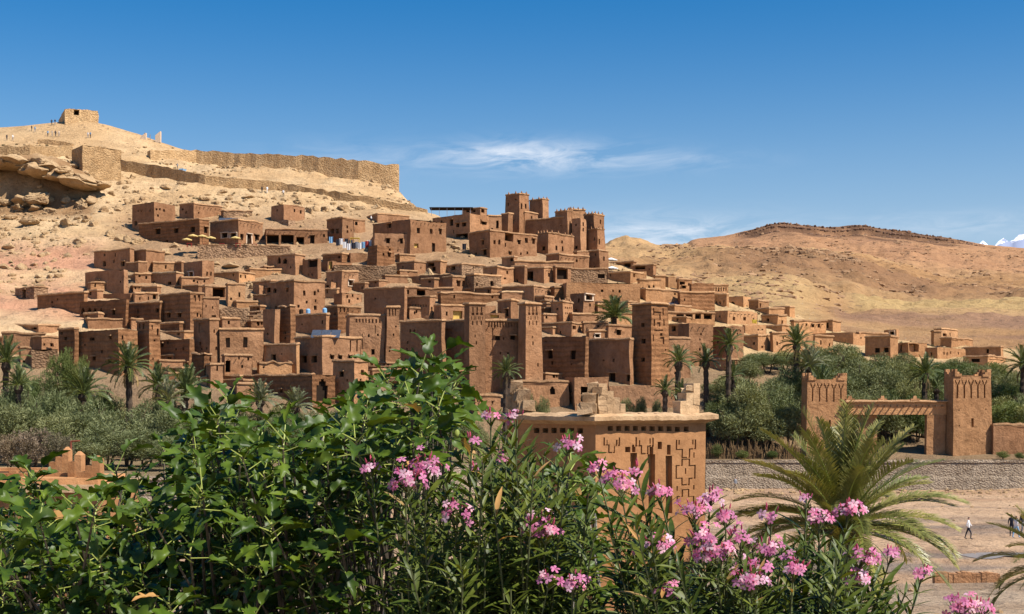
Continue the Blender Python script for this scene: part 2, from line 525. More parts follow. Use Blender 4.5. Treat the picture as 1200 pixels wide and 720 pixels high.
_cx = np.array([c[0] for c in COLS], float)
TG = np.zeros((len(UG), len(DG)))
for j in range(len(DG)):
    TG[:, j] = np.interp(UG, _cx, _cols[:, j])
def blur(a, n, ax):
    for _ in range(n):
        a = (np.roll(a, 1, ax) + 2 * a + np.roll(a, -1, ax)) / 4 if False else np.apply_along_axis(lambda v: np.convolve(np.pad(v, 1, 'edge'), [.25, .5, .25], 'valid'), ax, a)
    return a
TG = blur(blur(TG, 6, 0), 2, 1)
def hill_smooth(X, Y):
    X = np.asarray(X, float); Y = np.asarray(Y, float)
    yy = np.clip(Y, 150.0, 563.0)
    px = CX + F * X / np.maximum(yy, 1.0)
    fu = np.clip((px - UG[0]) / 10.0, 0, len(UG) - 1.001); fd = np.clip(yy - DG[0], 0, len(DG) - 1.001)
    iu = fu.astype(int); idd = fd.astype(int)
    a = fu - iu; b = fd - idd
    return (TG[iu, idd] * (1 - a) + TG[iu + 1, idd] * a) * (1 - b) + (TG[iu, idd + 1] * (1 - a) + TG[iu + 1, idd + 1] * a) * b
EDGE = 174.0     # river wall line
def edge_at(X):
    return np.interp(X, [-30.0, 8.0], [136.0, EDGE])
def ground(X, Y, rough=True):
    X = np.asarray(X, float); Y = np.asarray(Y, float)
    h = hill_smooth(X, Y)
    # river bed and near bank
    bed = -0.75 + 0.35 * fbm(X / 9, Y / 9, 4, 2) * 2
    near = np.interp(Y, [-60, 8, 16, 40, 59, 62, 80], [6.2, 6.0, 5.3, 3.9, 2.5, 1.6, -0.6])
    bed = np.where(Y < 80, near + 0.25 * fbm(X / 5, Y / 5, 4, 4), bed)
    w = smooth((Y - (edge_at(X) - 0.5)) / 1.2)
    h = bed * (1 - w) + h * w
    if rough:
        px = CX + F * X / np.maximum(Y, 1.0)
        # bare rocky slope: everything high on the left and the ridge behind the village
        bare = smooth((h - 14) / 8) * smooth((470 - px) / 60) * (1 - 0.75 * smooth((px - 95) / 40) * smooth((58 - h) / 10))
        n1 = fbm(X / 14, Y / 14, 5, 11)
        n2 = fbm(X / 4.5, Y / 4.5, 4, 13)
        n3 = np.abs(fbm(X / 7, Y / 7, 4, 17)) * 2
        st = h / 3.1 + 2.2 * fbm(X / 22, Y / 22, 3, 19)
        saw = (st - np.floor(st))
        ledge = smooth(saw / 0.75) - saw
        top = smooth((h - 72) / 8)
        h = h + bare * (1 - 0.8 * top) * (2.3 * n1 + 1.3 * n2 - 1.1 * n3 + 1.9 * ledge)
        rest = smooth((Y - 190) / 25) * (1 - bare)
        h = h + rest * (0.9 * n1 + 0.8 * n2 - 0.5 * n3 + 0.8 * ledge) * 0.9
    return h
def g1(x, y):
    return float(ground(np.array([x]), np.array([y]))[0])
_marchd = np.arange(150.0, 428.0, 0.4)
def hit(px, py, dmin=184.0):
    u = (px - CX) / F
    d = _marchd[_marchd >= dmin]
    z = CZ + (HY - py) / F * d
    h = ground(u * d, d)
    i = np.argmax(h >= z)
    if h[i] < z[i]:
        i = int(np.argmax(h - z))
    return float(d[i])
def at(px, py, d):
    return Vector(((px - CX) / F * d, d, CZ + (HY - py) / F * d))

# near ground sheet, colours by geology
def grid_mesh(name, xs, ys, zf, colf, mat):
    X, Y = np.meshgrid(xs, ys)
    Z = zf(X, Y)
    nx, ny = len(xs), len(ys)
    v = np.stack([X.ravel(), Y.ravel(), Z.ravel()], 1)
    i = np.arange(nx * (ny - 1)).reshape(ny - 1, nx)[:, :-1].ravel()
    f = np.stack([i, i + 1, i + nx + 1, i + nx], 1)
    me = bpy.data.meshes.new(name)
    me.vertices.add(len(v)); me.vertices.foreach_set('co', v.ravel().astype(np.float32))
    me.loops.add(f.size); me.loops.foreach_set('vertex_index', f.ravel().astype(np.int32))
    me.polygons.add(len(f)); me.polygons.foreach_set('loop_start', (np.arange(len(f)) * 4).astype(np.int32))
    me.polygons.foreach_set('loop_total', np.full(len(f), 4, np.int32)) if False else None
    me.polygons.foreach_set('use_smooth', np.ones(len(f), bool))
    me.update(calc_edges=True)
    C = colf(X, Y, Z).reshape(-1, 3)
    ca = me.color_attributes.new('Col', 'FLOAT_COLOR', 'POINT')
    ca.data.foreach_set('color', np.concatenate([C, np.ones((len(C), 1))], 1).ravel().astype(np.float32))
    me.materials.append(mat)
    o = bpy.data.objects.new(name, me)
    col.objects.link(o)
    o['kind'] = 'structure'
    return o
def lerp3(a, b, w):
    return a + (b - a) * w[..., None]
def near_col(X, Y, Z):
    px = CX + F * X / np.maximum(Y, 1.0)
    py = HY - F * (Z - CZ) / np.maximum(Y, 1.0)
    c = np.zeros(X.shape + (3,)) + np.array((0.50, 0.325, 0.165))                 # sandy hillside
    n = fbm(X / 17, Y / 17, 5, 31)
    c = lerp3(c, np.array((0.585, 0.41, 0.228)), smooth(0.5 + 2.2 * n))
    st = fbm(X / 60, Z / 2.2 + 2 * n, 4, 37)
    c = lerp3(c, np.array((0.42, 0.255, 0.125)), smooth(2.6 * st - 0.1) * 0.8)
    pink = smooth((Z - 20) / 6) * smooth((47 - Z) / 8) * smooth((150 - px) / 50)
    c = lerp3(c, np.array((0.50, 0.262, 0.155)), pink * smooth(0.7 + 1.5 * fbm(X / 9, Y / 9, 4, 41)))
    vill = smooth((px - 110) / 50) * smooth((58 - Z) / 10) * smooth((760 - px) / 90)
    c = lerp3(c, np.array((0.335, 0.205, 0.112)), vill * 0.85)
    tail = smooth((px - 700) / 60)
    c = lerp3(c, np.array((0.50, 0.335, 0.165)), tail * 0.8)
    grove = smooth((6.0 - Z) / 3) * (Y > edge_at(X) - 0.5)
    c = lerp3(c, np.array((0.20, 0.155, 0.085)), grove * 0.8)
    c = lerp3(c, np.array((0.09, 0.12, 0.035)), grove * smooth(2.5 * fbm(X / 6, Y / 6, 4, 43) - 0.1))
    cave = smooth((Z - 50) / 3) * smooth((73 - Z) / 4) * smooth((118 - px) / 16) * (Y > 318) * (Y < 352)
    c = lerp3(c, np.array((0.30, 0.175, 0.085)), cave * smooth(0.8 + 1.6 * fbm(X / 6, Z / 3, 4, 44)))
    foot = smooth((19 - Z) / 5) * (Y > 176) * smooth((238 - Y) / 15)
    c = lerp3(c, np.array((0.235, 0.155, 0.088)), foot * 0.85)
    bed = (Y < edge_at(X) - 0.5) & (Y > 70)
    cb = lerp3(np.zeros(X.shape + (3,)) + np.array((0.42, 0.262, 0.155)), np.array((0.52, 0.345, 0.21)), smooth(0.5 + 2.5 * fbm(X / 18, Y / 5, 5, 47)))
    cb = lerp3(cb, np.array((0.25, 0.19, 0.145)), smooth(4 * fbm(X / 20, Y / 5, 4, 53) - 0.25))
    c[bed] = cb[bed]
    nb = Y <= 70
    cn = lerp3(np.zeros(X.shape + (3,)) + np.array((0.34, 0.235, 0.15)), np.array((0.42, 0.31, 0.21)), smooth(0.5 + 2.5 * fbm(X / 4, Y / 4, 5, 59)))
    c[nb] = cn[nb]
    return c
ys = np.concatenate([np.arange(-40, 60, 2.0), np.arange(60, 134, 1.5), np.arange(134, 172, .8), np.arange(172, 176, 0.4), np.arange(176, 430, 0.85), np.arange(430, 562, 3.0)])
xs = np.concatenate([np.arange(-330, -130, 4.0), np.arange(-130, 130, 0.85), np.arange(130, 420, 4.0)])
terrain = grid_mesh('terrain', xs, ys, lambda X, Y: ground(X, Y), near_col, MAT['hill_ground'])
terrain['label'] = 'sandy hillside, river bed and banks'

# distant hills: columns of (row, distance) marks, fan shaped
def fprof(pix, pre=3.0):
    return [(400.0, pre - 3.5), (480.0, pre)] + [(d, zpix(y, d)) for y, d in pix]
FC = [
    (-900, fprof([(440, 900), (380, 1500), (350, 3000), (372, 3600), (420, 6000)])),
    (300, fprof([(440, 900), (360, 1500), (330, 3000), (350, 3600), (420, 6000)])),
    (620, fprof([(400, 700), (340, 1000), (294, 1500), (293.5, 1700), (298, 2400), (300, 3000), (330, 4200), (420, 6000)])),
    (700, fprof([(395, 600), (325, 900), (293, 1500), (290, 1700), (296, 2300), (300, 3000), (330, 4200), (420, 6000)])),
    (716, fprof([(392, 600), (325, 900), (294, 1500), (291, 1650), (282, 1850), (284, 1900), (300, 2300), (305, 3000), (330, 4200), (420, 6000)])),
    (735, fprof([(390, 600), (325, 900), (294, 1500), (291, 1650), (278.5, 1850), (280, 1900), (300, 2300), (305, 3000), (330, 4200), (420, 6000)])),
    (752, fprof([(385, 600), (325, 900), (294, 1500), (292, 1650), (286, 1850), (289, 1900), (300, 2300), (305, 3000), (330, 4200), (420, 6000)])),
    (770, fprof([(380, 600), (325, 900), (295, 1500), (292.5, 1650), (294, 2000), (298, 3000), (330, 4200), (420, 6000)])),
    (797, fprof([(372, 600), (328, 900), (295, 1500), (293, 1650), (294, 2300), (291, 2900), (292, 3100), (330, 4200), (420, 6000)])),
    (812, fprof([(370, 600), (328, 900), (296, 1500), (293.5, 1650), (294, 2300), (287, 2700), (281, 2900), (282, 3100), (330, 4200), (420, 6000)])),
    (850, fprof([(372, 600), (330, 900), (297, 1400), (294.5, 1600), (295, 2300), (285, 2750), (277, 2950), (279, 3200), (330, 4200), (420, 6000)])),
    (890, fprof([(376, 600), (333, 900), (298, 1350), (296, 1550), (296, 2200), (280, 2700), (275, 2900), (267, 2910), (271, 3200), (330, 4200), (420, 6000)])),
    (930, fprof([(382, 600), (338, 900), (300, 1350), (297, 1500), (297, 2200), (279, 2700), (275, 2900), (264, 2910), (268, 3200), (330, 4200), (420, 6000)])),
    (1000, fprof([(392, 600), (372, 800), (340, 1000), (308, 1350), (303, 1500), (303, 2100), (283, 2700), (277, 2900), (266, 2910), (270, 3200), (330, 4200), (420, 6000)])),
    (1060, fprof([(398, 600), (376, 800), (355, 1000), (330, 1400), (316, 1650), (312, 2100), (287, 2700), (281, 2900), (272, 2910), (276, 3200), (330, 4200), (420, 6000)])),
    (1110, fprof([(398, 600), (374, 800), (352, 1000), (343, 1400), (330, 1800), (318, 2200), (290, 2700), (286, 2900), (280, 2910), (284, 3200), (330, 4200), (420, 6000)])),
    (1160, fprof([(400, 600), (374, 800), (351, 1000), (345, 1400), (332, 1800), (320, 2200), (297, 2700), (288.5, 2950), (292, 3200), (330, 4200), (420, 6000)])),
    (1210, fprof([(400, 600), (374, 800), (351, 1000), (346, 1400), (335, 1800), (322, 2200), (300, 2700), (292, 3000), (295, 3200), (330, 4200), (420, 6000)])),
    (1500, fprof([(400, 600), (374, 800), (352, 1000), (347, 1400), (336, 1800), (325, 2200), (305, 2700), (298, 3000), (302, 3200), (340, 4200), (420, 6000)])),
    (2200, fprof([(400, 600), (374, 800), (352, 1000), (347, 1400), (336, 1800), (325, 2200), (305, 2700), (298, 3000), (302, 3200), (340, 4200), (420, 6000)])),
]
fd = np.concatenate([np.arange(400, 1000, 12.0), np.arange(1000, 1750, 8.0), np.arange(1750, 2600, 14.0), np.arange(2600, 3060, 6.0), np.arange(3060, 6000, 90.0)])
fx = np.concatenate([np.arange(-900, 640, 25.0), np.arange(640, 1230, 1.8), np.arange(1230, 2200, 25.0)])
_fc = np.array([np.interp(fd, [p[0] for p in c], [p[1] for p in c]) for _, c in FC])
_fcx = np.array([c[0] for c in FC], float)
FZ = np.zeros((len(fd), len(fx)))
for j in range(len(fd)):
    FZ[j] = np.interp(fx, _fcx, _fc[:, j])
FZ = blur(FZ, 3, 1)
PX, FD = np.meshgrid(fx, fd)
FX = (PX - CX) / F * FD
n1 = fbm(FX / 210, FD / 210, 6, 61); n2 = np.abs(fbm(FX / 120, FD / 260, 5, 67)); n3 = fbm(FX / 35, FD / 35, 4, 71)
ramp_d = smooth((FD - 480) / 500)
crest = smooth((FD - 2550) / 250)
FZ = FZ + ramp_d * (14 * n1 - 34 * (n2 - 0.1) + 10 * n3 + 6 * fbm(FX / 12, FD / 12, 3, 72)) * (1 - 0.80 * crest) + crest * 16 * (vnoise(FX / 60, FD / 900, 73) - .5) * smooth((PX - 860) / 40) * smooth((1150 - PX) / 60)
st = FZ / 16.0 + 1.2 * fbm(FX / 300, FD / 300, 3, 79)
sw = st - np.floor(st)
FZ = FZ + ramp_d * 5.5 * (smooth(sw / 0.8) - sw)
def far_col(X, Y, Z):
    py = HY - F * (Z - CZ) / Y
    c = np.zeros(X.shape + (3,)) + np.array((0.40, 0.235, 0.115))
    c = lerp3(c, np.array((0.50, 0.325, 0.165)), smooth(0.5 + 2.4 * fbm(X / 160, Y / 160, 5, 83)))
    rough_b = smooth((Y - 930) / 200) * smooth((1650 - Y) / 120) * smooth((PX - 770) / 120) * smooth(0.85 + 2 * fbm(X / 120, Y / 120, 5, 89))
    c = lerp3(c, np.array((0.290, 0.165, 0.090)), rough_b * 0.95)
    back = smooth((Y - 1900) / 500)
    c = lerp3(c, np.array((0.44, 0.248, 0.138)), back * 0.9)
    c = lerp3(c, np.array((0.30, 0.165, 0.105)), back * smooth(3.0 * fbm(X / 110, Y / 330, 5, 97)) * 0.7)
    cliff = smooth((Y - 2885) / 12) * smooth((2945 - Y) / 20) * smooth((PX - 868) / 30) * smooth((1165 - PX) / 60)
    pymin = np.min(np.where((Y > 2700) & (Y < 3000), py, 1e9), 0)[None, :]
    cliff = smooth((10 + 8 * fbm(X / 200, Y * 0, 3, 99) - (py - pymin)) / 2.5) * (Y > 2750) * smooth((PX - 858) / 25) * smooth((1150 - PX) / 50)
    cliff = np.maximum(cliff, 0.8 * smooth((2.2 - np.abs(py - pymin - 13 - 6 * fbm(X / 150, Y * 0, 3, 98))) / 1.5) * (Y > 2700) * smooth((PX - 900) / 30) * smooth((1120 - PX) / 50))
    c = lerp3(c, np.array((0.130, 0.076, 0.050)), cliff * smooth(0.8 + 1.6 * fbm(X / 40, Z / 12, 4, 101)))
    field = smooth((Y - 780) / 60) * smooth((1010 - Y) / 50) * smooth((PX - 985) / 30)
    c = lerp3(c, np.array((0.50, 0.355, 0.165)), field * 0.85)
    mauve = smooth((Y - 560) / 40) * smooth((790 - Y) / 50) * smooth((PX - 965) / 25) * smooth(0.6 + 2.2 * fbm(X / 90, Y / 60, 4, 103))
    c = lerp3(c, np.array((0.300, 0.180, 0.125)), mauve * 0.8)
    sand = smooth((1000 - Y) / 150) * smooth((985 - PX) / 60)
    c = lerp3(c, np.array((0.54, 0.375, 0.185)), sand * 0.75)
    return c * np.array((0.84, 0.80, 0.74))
_FXc, _FZc = FX, FZ
def build_fan():
    nx, ny = len(fx), len(fd)
    v = np.stack([FX.ravel(), FD.ravel(), FZ.ravel()], 1)
    i = np.arange(nx * (ny - 1)).reshape(ny - 1, nx)[:, :-1].ravel()
    f = np.stack([i, i + 1, i + nx + 1, i + nx], 1)
    me = bpy.data.meshes.new('hills')
    me.vertices.add(len(v)); me.vertices.foreach_set('co', v.ravel().astype(np.float32))
    me.loops.add(f.size); me.loops.foreach_set('vertex_index', f.ravel().astype(np.int32))
    me.polygons.add(len(f)); me.polygons.foreach_set('loop_start', (np.arange(len(f)) * 4).astype(np.int32))
    me.polygons.foreach_set('use_smooth', np.ones(len(f), bool))
    me.update(calc_edges=True)
    C = far_col(FX, FD, FZ).reshape(-1, 3)
    ca = me.color_attributes.new('Col', 'FLOAT_COLOR', 'POINT')
    ca.data.foreach_set('color', np.concatenate([C, np.ones((len(C), 1))], 1).ravel().astype(np.float32))
    me.materials.append(MAT['far_ground'])
    o = bpy.data.objects.new('hills', me)
    col.objects.link(o)
    o['kind'] = 'structure'
    o['label'] = 'bare ochre hills and dark rimmed mesa beyond the village'
build_fan()
# rocks on the distant hills
def far_rocks(name, n, pick, smin, smax, mat, label, flat=.6):
    bm = bmesh.new(); bmesh.ops.create_icosphere(bm, subdivisions=1, radius=1)
    base = np.array([v.co[:] for v in bm.verts]); fc = np.array([[v.index for v in f.verts] for f in bm.faces]); bm.free()
    r_ = np.random.RandomState(len(name))
    V = []; Fc = []
    for q in range(n):
        jx, jd = pick(r_)
        a_ = int(np.clip(np.searchsorted(fx, jx), 0, len(fx) - 1)); b_ = int(np.clip(np.searchsorted(fd, jd), 0, len(fd) - 1))
        s_ = smin + (smax - smin) * r_.rand() ** 2.5
        b = base * (0.6 + .7 * r_.rand(len(base), 1)) * np.array((s_ * (.8 + r_.rand()), s_, s_ * flat * (.6 + .6 * r_.rand())))
        V.append(b + np.array((FX[b_, a_], FD[b_, a_], FZ[b_, a_]))); Fc.append(fc + q * len(base))
    o = mk_obj(name, np.concatenate(V), np.concatenate(Fc).tolist(), MAT[mat])
    o['kind'] = 'stuff'; o['label'] = label; o['category'] = 'rocks'
def pick_mid(r_):
    while True:
        x = r_.uniform(715, 1215); d_ = r_.uniform(700, 1700)
        if vnoise(np.array(x / 22.), np.array(d_ / 90.), 3) > .42 and (x < 985 or d_ > 1050):
            return x, d_
def pick_back(r_):
    while True:
        x = r_.uniform(800, 1215); d_ = r_.uniform(1800, 2900)
        if vnoise(np.array(x / 18.), np.array(d_ / 150.), 7) > .5:
            return x, d_
def pick_rim(r_):
    return 862 + 290 * r_.rand(), r_.uniform(2893, 2912)
def pick_scarp(r_):
    x = r_.uniform(775, 1010)
    return x, np.interp(x, [775, 900, 1010], [1500, 1380, 1330]) + r_.normal() * 25
far_rocks('hill_rocks', 3000, pick_mid, .6, 2.8, 'far_rock', 'scattered brown rocks on the nearer bare hills')
far_rocks('mesa_rocks', 1500, pick_back, 1.2, 4.0, 'far_rock', 'scattered brown rocks on the mesa slope')
far_rocks('rim_rocks', 500, pick_rim, 1.5, 3.6, 'cliff_rock', 'dark broken cliff rocks along the mesa rim', 1.0)
far_rocks('scarp_rocks', 600, pick_scarp, 1.2, 3.5, 'far_rock', 'broken rock band along the plateau edge', .9)
# ground to the horizon
n = 64
gv = [(60000 * math.cos(2 * math.pi * k / n), 60000 * math.sin(2 * math.pi * k / n), -4.0) for k in range(n)]
mp = plain('plain_ground', (0.40, 0.27, 0.15), 0.95, 0.1, 0.2, 0.01)
go = mk_obj('ground', gv, [tuple(range(n))], mp)
go['kind'] = 'structure'
# snowy range
sx = np.arange(900, 2600, 6.0)
rows = []
for k, (dd, hh) in enumerate(((22000, 0.0), (23500, 0.55), (25000, 1.0), (27000, 0.5), (29000, 0.0))):
    pyr = np.interp(sx, [900, 1130, 1150, 1165, 1182, 1196, 1215, 1260, 1400, 1600, 2600], [320, 296, 286, 284.5, 280, 275.5, 281, 276, 283, 280, 300])
    Zt = zpix(pyr, 25000.0) + 500 * fbm(sx / 9, sx * 0 + k * 3.3, 5, 107)
    rows.append(np.stack([(sx - CX) / F * dd, np.full_like(sx, dd), np.maximum(Zt * hh, -4) + (0 if hh else -50)], 1))
v = np.concatenate(rows); nx = len(sx)
i = np.arange(nx * 4).reshape(4, nx)[:, :-1].ravel()
so = mk_obj('mountains', v, [(a, a + 1, a + nx + 1, a + nx) for a in i.tolist()], MAT['hazed_snow_rock'], smooth_sh=True)
so['kind'] = 'structure'

# ---------------------------------------------------------------- buildings
def face_mesh(W, H, holes, step=1.6):
    """Grid of a wall W x H with rectangular holes (s0,s1,h0,h1,depth,idx).
    Returns wall pieces and per-hole pieces as lists of quads in (s,h,depth)."""
    xs = {0.0, W}; hs = {0.0, H}
    nx = max(1, int(W / step)); nh = max(1, int(H / step))
    xs.update(W * k / nx for k in range(nx + 1)); hs.update(H * k / nh for k in range(nh + 1))
    hol = []
    for h in holes:
        s0, s1 = max(0.05, h[0]), min(W - 0.05, h[1]); a0, a1 = max(0.03, h[2]), min(H - 0.08, h[3])
        if s1 - s0 > 0.02 and a1 - a0 > 0.02:
            hol.append((s0, s1, a0, a1, h[4], h[5]))
            xs.update((s0, s1)); hs.update((a0, a1))
    def clean(vals, keep):
        vals = sorted(vals)
        out = []
        for v in vals:
            if out and v - out[-1] < 0.012:
                continue
            out.append(v)
        out[-1] = vals[-1]
        return out
    X = clean(xs, None); Hh = clean(hs, None)
    nx, nh = len(X) - 1, len(Hh) - 1
    own = [[-1] * nh for _ in range(nx)]
    for i in range(nx):
        cx = (X[i] + X[i + 1]) / 2
        for j in range(nh):
            ch = (Hh[j] + Hh[j + 1]) / 2
            for k, h in enumerate(hol):
                if h[0] < cx < h[1] and h[2] < ch < h[3]:
                    own[i][j] = k
                    break
    wall = []; pieces = {}
    for i in range(nx):
        for j in range(nh):
            k = own[i][j]
            x0, x1, h0, h1 = X[i], X[i + 1], Hh[j], Hh[j + 1]
            if k < 0:
                wall.append(((x0, h0, 0), (x1, h0, 0), (x1, h1, 0), (x0, h1, 0)))
                continue
            D = hol[k][4]; pid = hol[k][5]
            tgt = wall if pid is None else pieces.setdefault(pid, [[], []])
            back = tgt if pid is None else tgt[1]
            rev = tgt if pid is None else tgt[0]
            back.append(((x0, h0, D), (x1, h0, D), (x1, h1, D), (x0, h1, D)))
            def dep(a, b):
                if 0 <= a < nx and 0 <= b < nh and own[a][b] >= 0:
                    return hol[own[a][b]][4]
                return 0.0
            for (a, b, e0, e1) in ((i - 1, j, (x0, h0), (x0, h1)), (i + 1, j, (x1, h1), (x1, h0)), (i, j - 1, (x1, h0), (x0, h0)), (i, j + 1, (x0, h1), (x1, h1))):
                dd = dep(a, b)
                if dd < D - 1e-4:
                    rev.append(((e0[0], e0[1], dd), (e1[0], e1[1], dd), (e1[0], e1[1], D), (e0[0], e0[1], D)))
    return wall, pieces

HOUSES = []
LAND = []
STOPW = {'with', 'a', 'the', 'of', 'at', 'on', 'in', 'and', 'its', 'beside', 'under', 'above', 'below', 'behind', 'between', 'two', 'three', 'one', 'an', 'to', 'by', 'small', 'into', 'against', 'next', 'over', 'wide', 'long', 'black', 'dark', 'pale', 'lit', 'tall', 'single', 'four', 'six', 'square', 'shaded', 'from', 'big', 'large', 'low', 'open', 'brown', 'lower', 'yellow', 'white', 'blue', 'grey', 'before', 'standing', 'joined', 'filled', 'touching', 'rising', 'wedged', 'pink', 'bright', 'deep', 'thick', 'tiny', 'right', 'left', 'red', 'plain'}
def near_label(px, py, n=8):
    b = min(LAND, key=lambda q: (q[0] - px) ** 2 + 2 * (q[1] - py) ** 2)
    w = b[2].split()[:n]
    while w and w[-1].strip(',') in STOPW:
        w.pop()
    return ' '.join(w).strip(',')
def weld(quads):
    idx = {}; vs = []; fs = []
    for q in quads:
        f = []
        for p in q:
            k = (round(p[0], 3), round(p[1], 3), round(p[2], 3))
            if k not in idx:
                idx[k] = len(vs); vs.append(p)
            f.append(idx[k])
        if len(set(f)) == 4:
            fs.append(tuple(f))
    return vs, fs

def house(xl, xc, xr, yt, yb, wins=(), label='', a=48.0, mat='mud_smooth', cap='cap_mud', taper=0.0, cat='house', name='mud_house',
          d=None, horns=0, capo=0.13, caph=0.24, deco=(), group=None, caps=True, wob=0.15, wstep=1.3, ragged=0.0, capseg=0.9, zb=None, capj=1.0):
    """A flat roofed block. xl/xc/xr: columns of its left edge, near corner and right edge, yt/yb: rows of top and foot of that corner."""
    if d is None:
        d = hit(xc, yb)
    al = R(a + rng.uniform(-2, 2))
    C = at(xc, yb, d)
    ca, sa = math.cos(al), math.sin(al)
    uL, uR = (xl - CX) / F, (xr - CX) / F
    t = (C.x - uL * C.y) / (uL * sa + ca)
    s = (uR * C.y - C.x) / (sa - uR * ca)
    t = max(t, 0.6); s = max(s, 0.6)
    eL = Vector((-ca, sa, 0)); eR = Vector((sa, ca, 0))
    ztop = CZ + (HY - yt) / F * d
    P = [C.copy(), C + eR * s, C + eR * s + eL * t, C + eL * t]
    if zb is None:
        zb = min(min(g1(p.x, p.y) for p in P), C.z) - 0.5
    root = empty(name, (C.x, C.y, C.z if zb < C.z else zb), label, cat, group)
    H = ztop - zb
    ctr = Vector((sum(p.x for p in P) / 4, sum(p.y for p in P) / 4))
    tref = 0.5
    def tx(arr):
        v = np.array(arr, float).reshape(-1, 3)
        if taper:
            k = 1 + taper * (tref - (v[:, 2] - zb) / H)
            v[:, 0] = ctr.x + (v[:, 0] - ctr.x) * k
            v[:, 1] = ctr.y + (v[:, 1] - ctr.y) * k
        if wob:
            v = v + noise3(v * 0.55, 3.0) * wob * 1.6 + noise3(v * 2.1, 8.0) * wob * 0.5
        return v - np.array(root.location)
    holesL, holesR = [], []
    info = {}
    def facepos(px, py):
        left = px < xc
        u = (px - CX) / F; w = (HY - py) / F
        e = eL if left else eR
        # tt*(u,1) = C + e*q
        det = u * (-e.y) - (-e.x) * 1.0
        tt = (C.x * (-e.y) - (-e.x) * C.y) / det
        q = (u * C.y - C.x) / det
        return left, q, CZ + w * tt
    for k, wd in enumerate(wins):
        px, py, pw, ph = wd[:4]
        ty = wd[4] if len(wd) > 4 else ''
        left, q0, z0 = facepos(px - pw / 2 if not px < xc else min(px - pw / 2, xc - .01), py + ph / 2)
        _, q1, z1 = facepos(min(px + pw / 2, xc - .01) if left else px + pw / 2, py - ph / 2)
        q0, q1 = min(q0, q1), max(q0, q1)
        dep = 0.45
        pid = k
        if ty == 'n':
            dep = 0.22; pid = None
        elif ty == 'g':
            dep = 0.05; pid = None
        elif ty == 'h':
            dep = 0.17; pid = None
        elif ty == 'o':
            dep = min(2.2, 0.6 * (s if left else t))
        lst = holesL if left else holesR
        if 'a' in ty:
            hh = (z1 - z0)
            lst.append((q0, q1, z0 - zb, z1 - zb - 0.28 * hh, dep, pid))
            m = (q1 - q0) * 0.2
            lst.append((q0 + m, q1 - m, z1 - zb - 0.28 * hh - .001, z1 - zb - 0.1 * hh, dep, pid))
            m = (q1 - q0) * 0.38
            lst.append((q0 + m, q1 - m, z1 - zb - 0.1 * hh - .001, z1 - zb, dep, pid))
        else:
            lst.append((q0, q1, z0 - zb, z1 - zb, dep, pid))
        info[k] = (left, q0, q1, z0, z1, ty)
    for (xa, xb, ya, yb2, nn) in deco:
        for k in range(nn):
            px = xa + (xb - xa) * (k + 0.5) / nn
            pw = (xb - xa) / nn * 0.5
            left, q0, z0 = facepos(px - pw / 2, yb2); _, q1, z1 = facepos(px + pw / 2, ya)
            q0, q1 = min(q0, q1), max(q0, q1)
            (holesL if left else holesR).append((q0, q1, z0 - zb, z1 - zb, 0.25, None))
    wallq = []; pieces = {}
    nL = -eR; nR = -eL
    for (holes, e, Wd, nrm) in ((holesL, eL, t, nL), (holesR, eR, s, nR)):
        w, pc = face_mesh(Wd, H, holes, wstep)
        def cv(q, e=e, nrm=nrm):
            return tuple((C.x + e.x * p[0] - nrm.x * p[2], C.y + e.y * p[0] - nrm.y * p[2], zb + p[1]) for p in q)
        wallq += [cv(q) for q in w]
        for k, (rv, bk) in pc.items():
            pieces[k] = ([cv(q) for q in rv], [cv(q) for q in bk])
    for (A, e, Wd) in ((P[1], eL, t), (P[3], eR, s)):
        w, _ = face_mesh(Wd, H, [], 3.0)
        wallq += [tuple((A.x + e.x * p[0], A.y + e.y * p[0], zb + p[1]) for p in q) for q in w]
    rz = ztop - (0.35 if caps else 0.02)
    wallq.append(tuple((p.x, p.y, rz) for p in P))
    vs, fs = weld(wallq)
    va = tx(vs)
    if ragged:
        sel = va[:, 2] + root.location.z > ztop - 0.2
        va[sel, 2] -= ragged * np.abs(fbm(np.array(vs)[sel, 0] * .9, np.array(vs)[sel, 1] * .9, 3, 5)) * 3
    M = MAT[mat]
    wall = mk_obj('wall', va, fs, M, root)
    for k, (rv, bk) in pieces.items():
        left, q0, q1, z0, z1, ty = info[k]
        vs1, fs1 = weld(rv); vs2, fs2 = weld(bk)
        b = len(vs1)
        bm_ = MAT['yellow_board'] if 'y' in ty else (MAT['dark_wood_and_inner_shade'] if 'w' not in ty else MAT['old_wood'])  # plain openings are closed by a dark sheet painted as interior shade
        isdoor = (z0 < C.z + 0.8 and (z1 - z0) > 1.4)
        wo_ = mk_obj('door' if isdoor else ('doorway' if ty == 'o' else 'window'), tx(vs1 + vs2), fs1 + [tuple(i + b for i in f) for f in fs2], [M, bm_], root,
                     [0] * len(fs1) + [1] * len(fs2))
        if 'l' in ty or 'f' in ty:
            e, nrm = (eL, nL) if left else (eR, nR)
            mb = MB()
            ang = math.atan2(e.y, e.x)
            def bar(qa, qb, za, zb_, o):
                m = (qa + qb) / 2
                mb.box((C.x + e.x * m + nrm.x * o / 2, C.y + e.y * m + nrm.y * o / 2, (za + zb_) / 2), (qb - qa, o + 0.08, zb_ - za), rz=ang)
            wq = q1 - q0
            bar(q0 - .2 * wq, q1 + .2 * wq, z1, z1 + .16, 0.30)
            if 'f' in ty:
                bar(q0 - .2 * wq, q1 + .2 * wq, z0 - .14, z0, 0.10)
                bar(q0 - .2 * wq, q0, z0, z1, 0.06); bar(q1, q1 + .2 * wq, z0, z1, 0.06)
            mb.v = list(map(tuple, tx(mb.v)))
            mb.build('lintel' if 'l' in ty else 'frame', MAT['pale_frame' if 'f' in ty else 'cap_mud'], wo_)
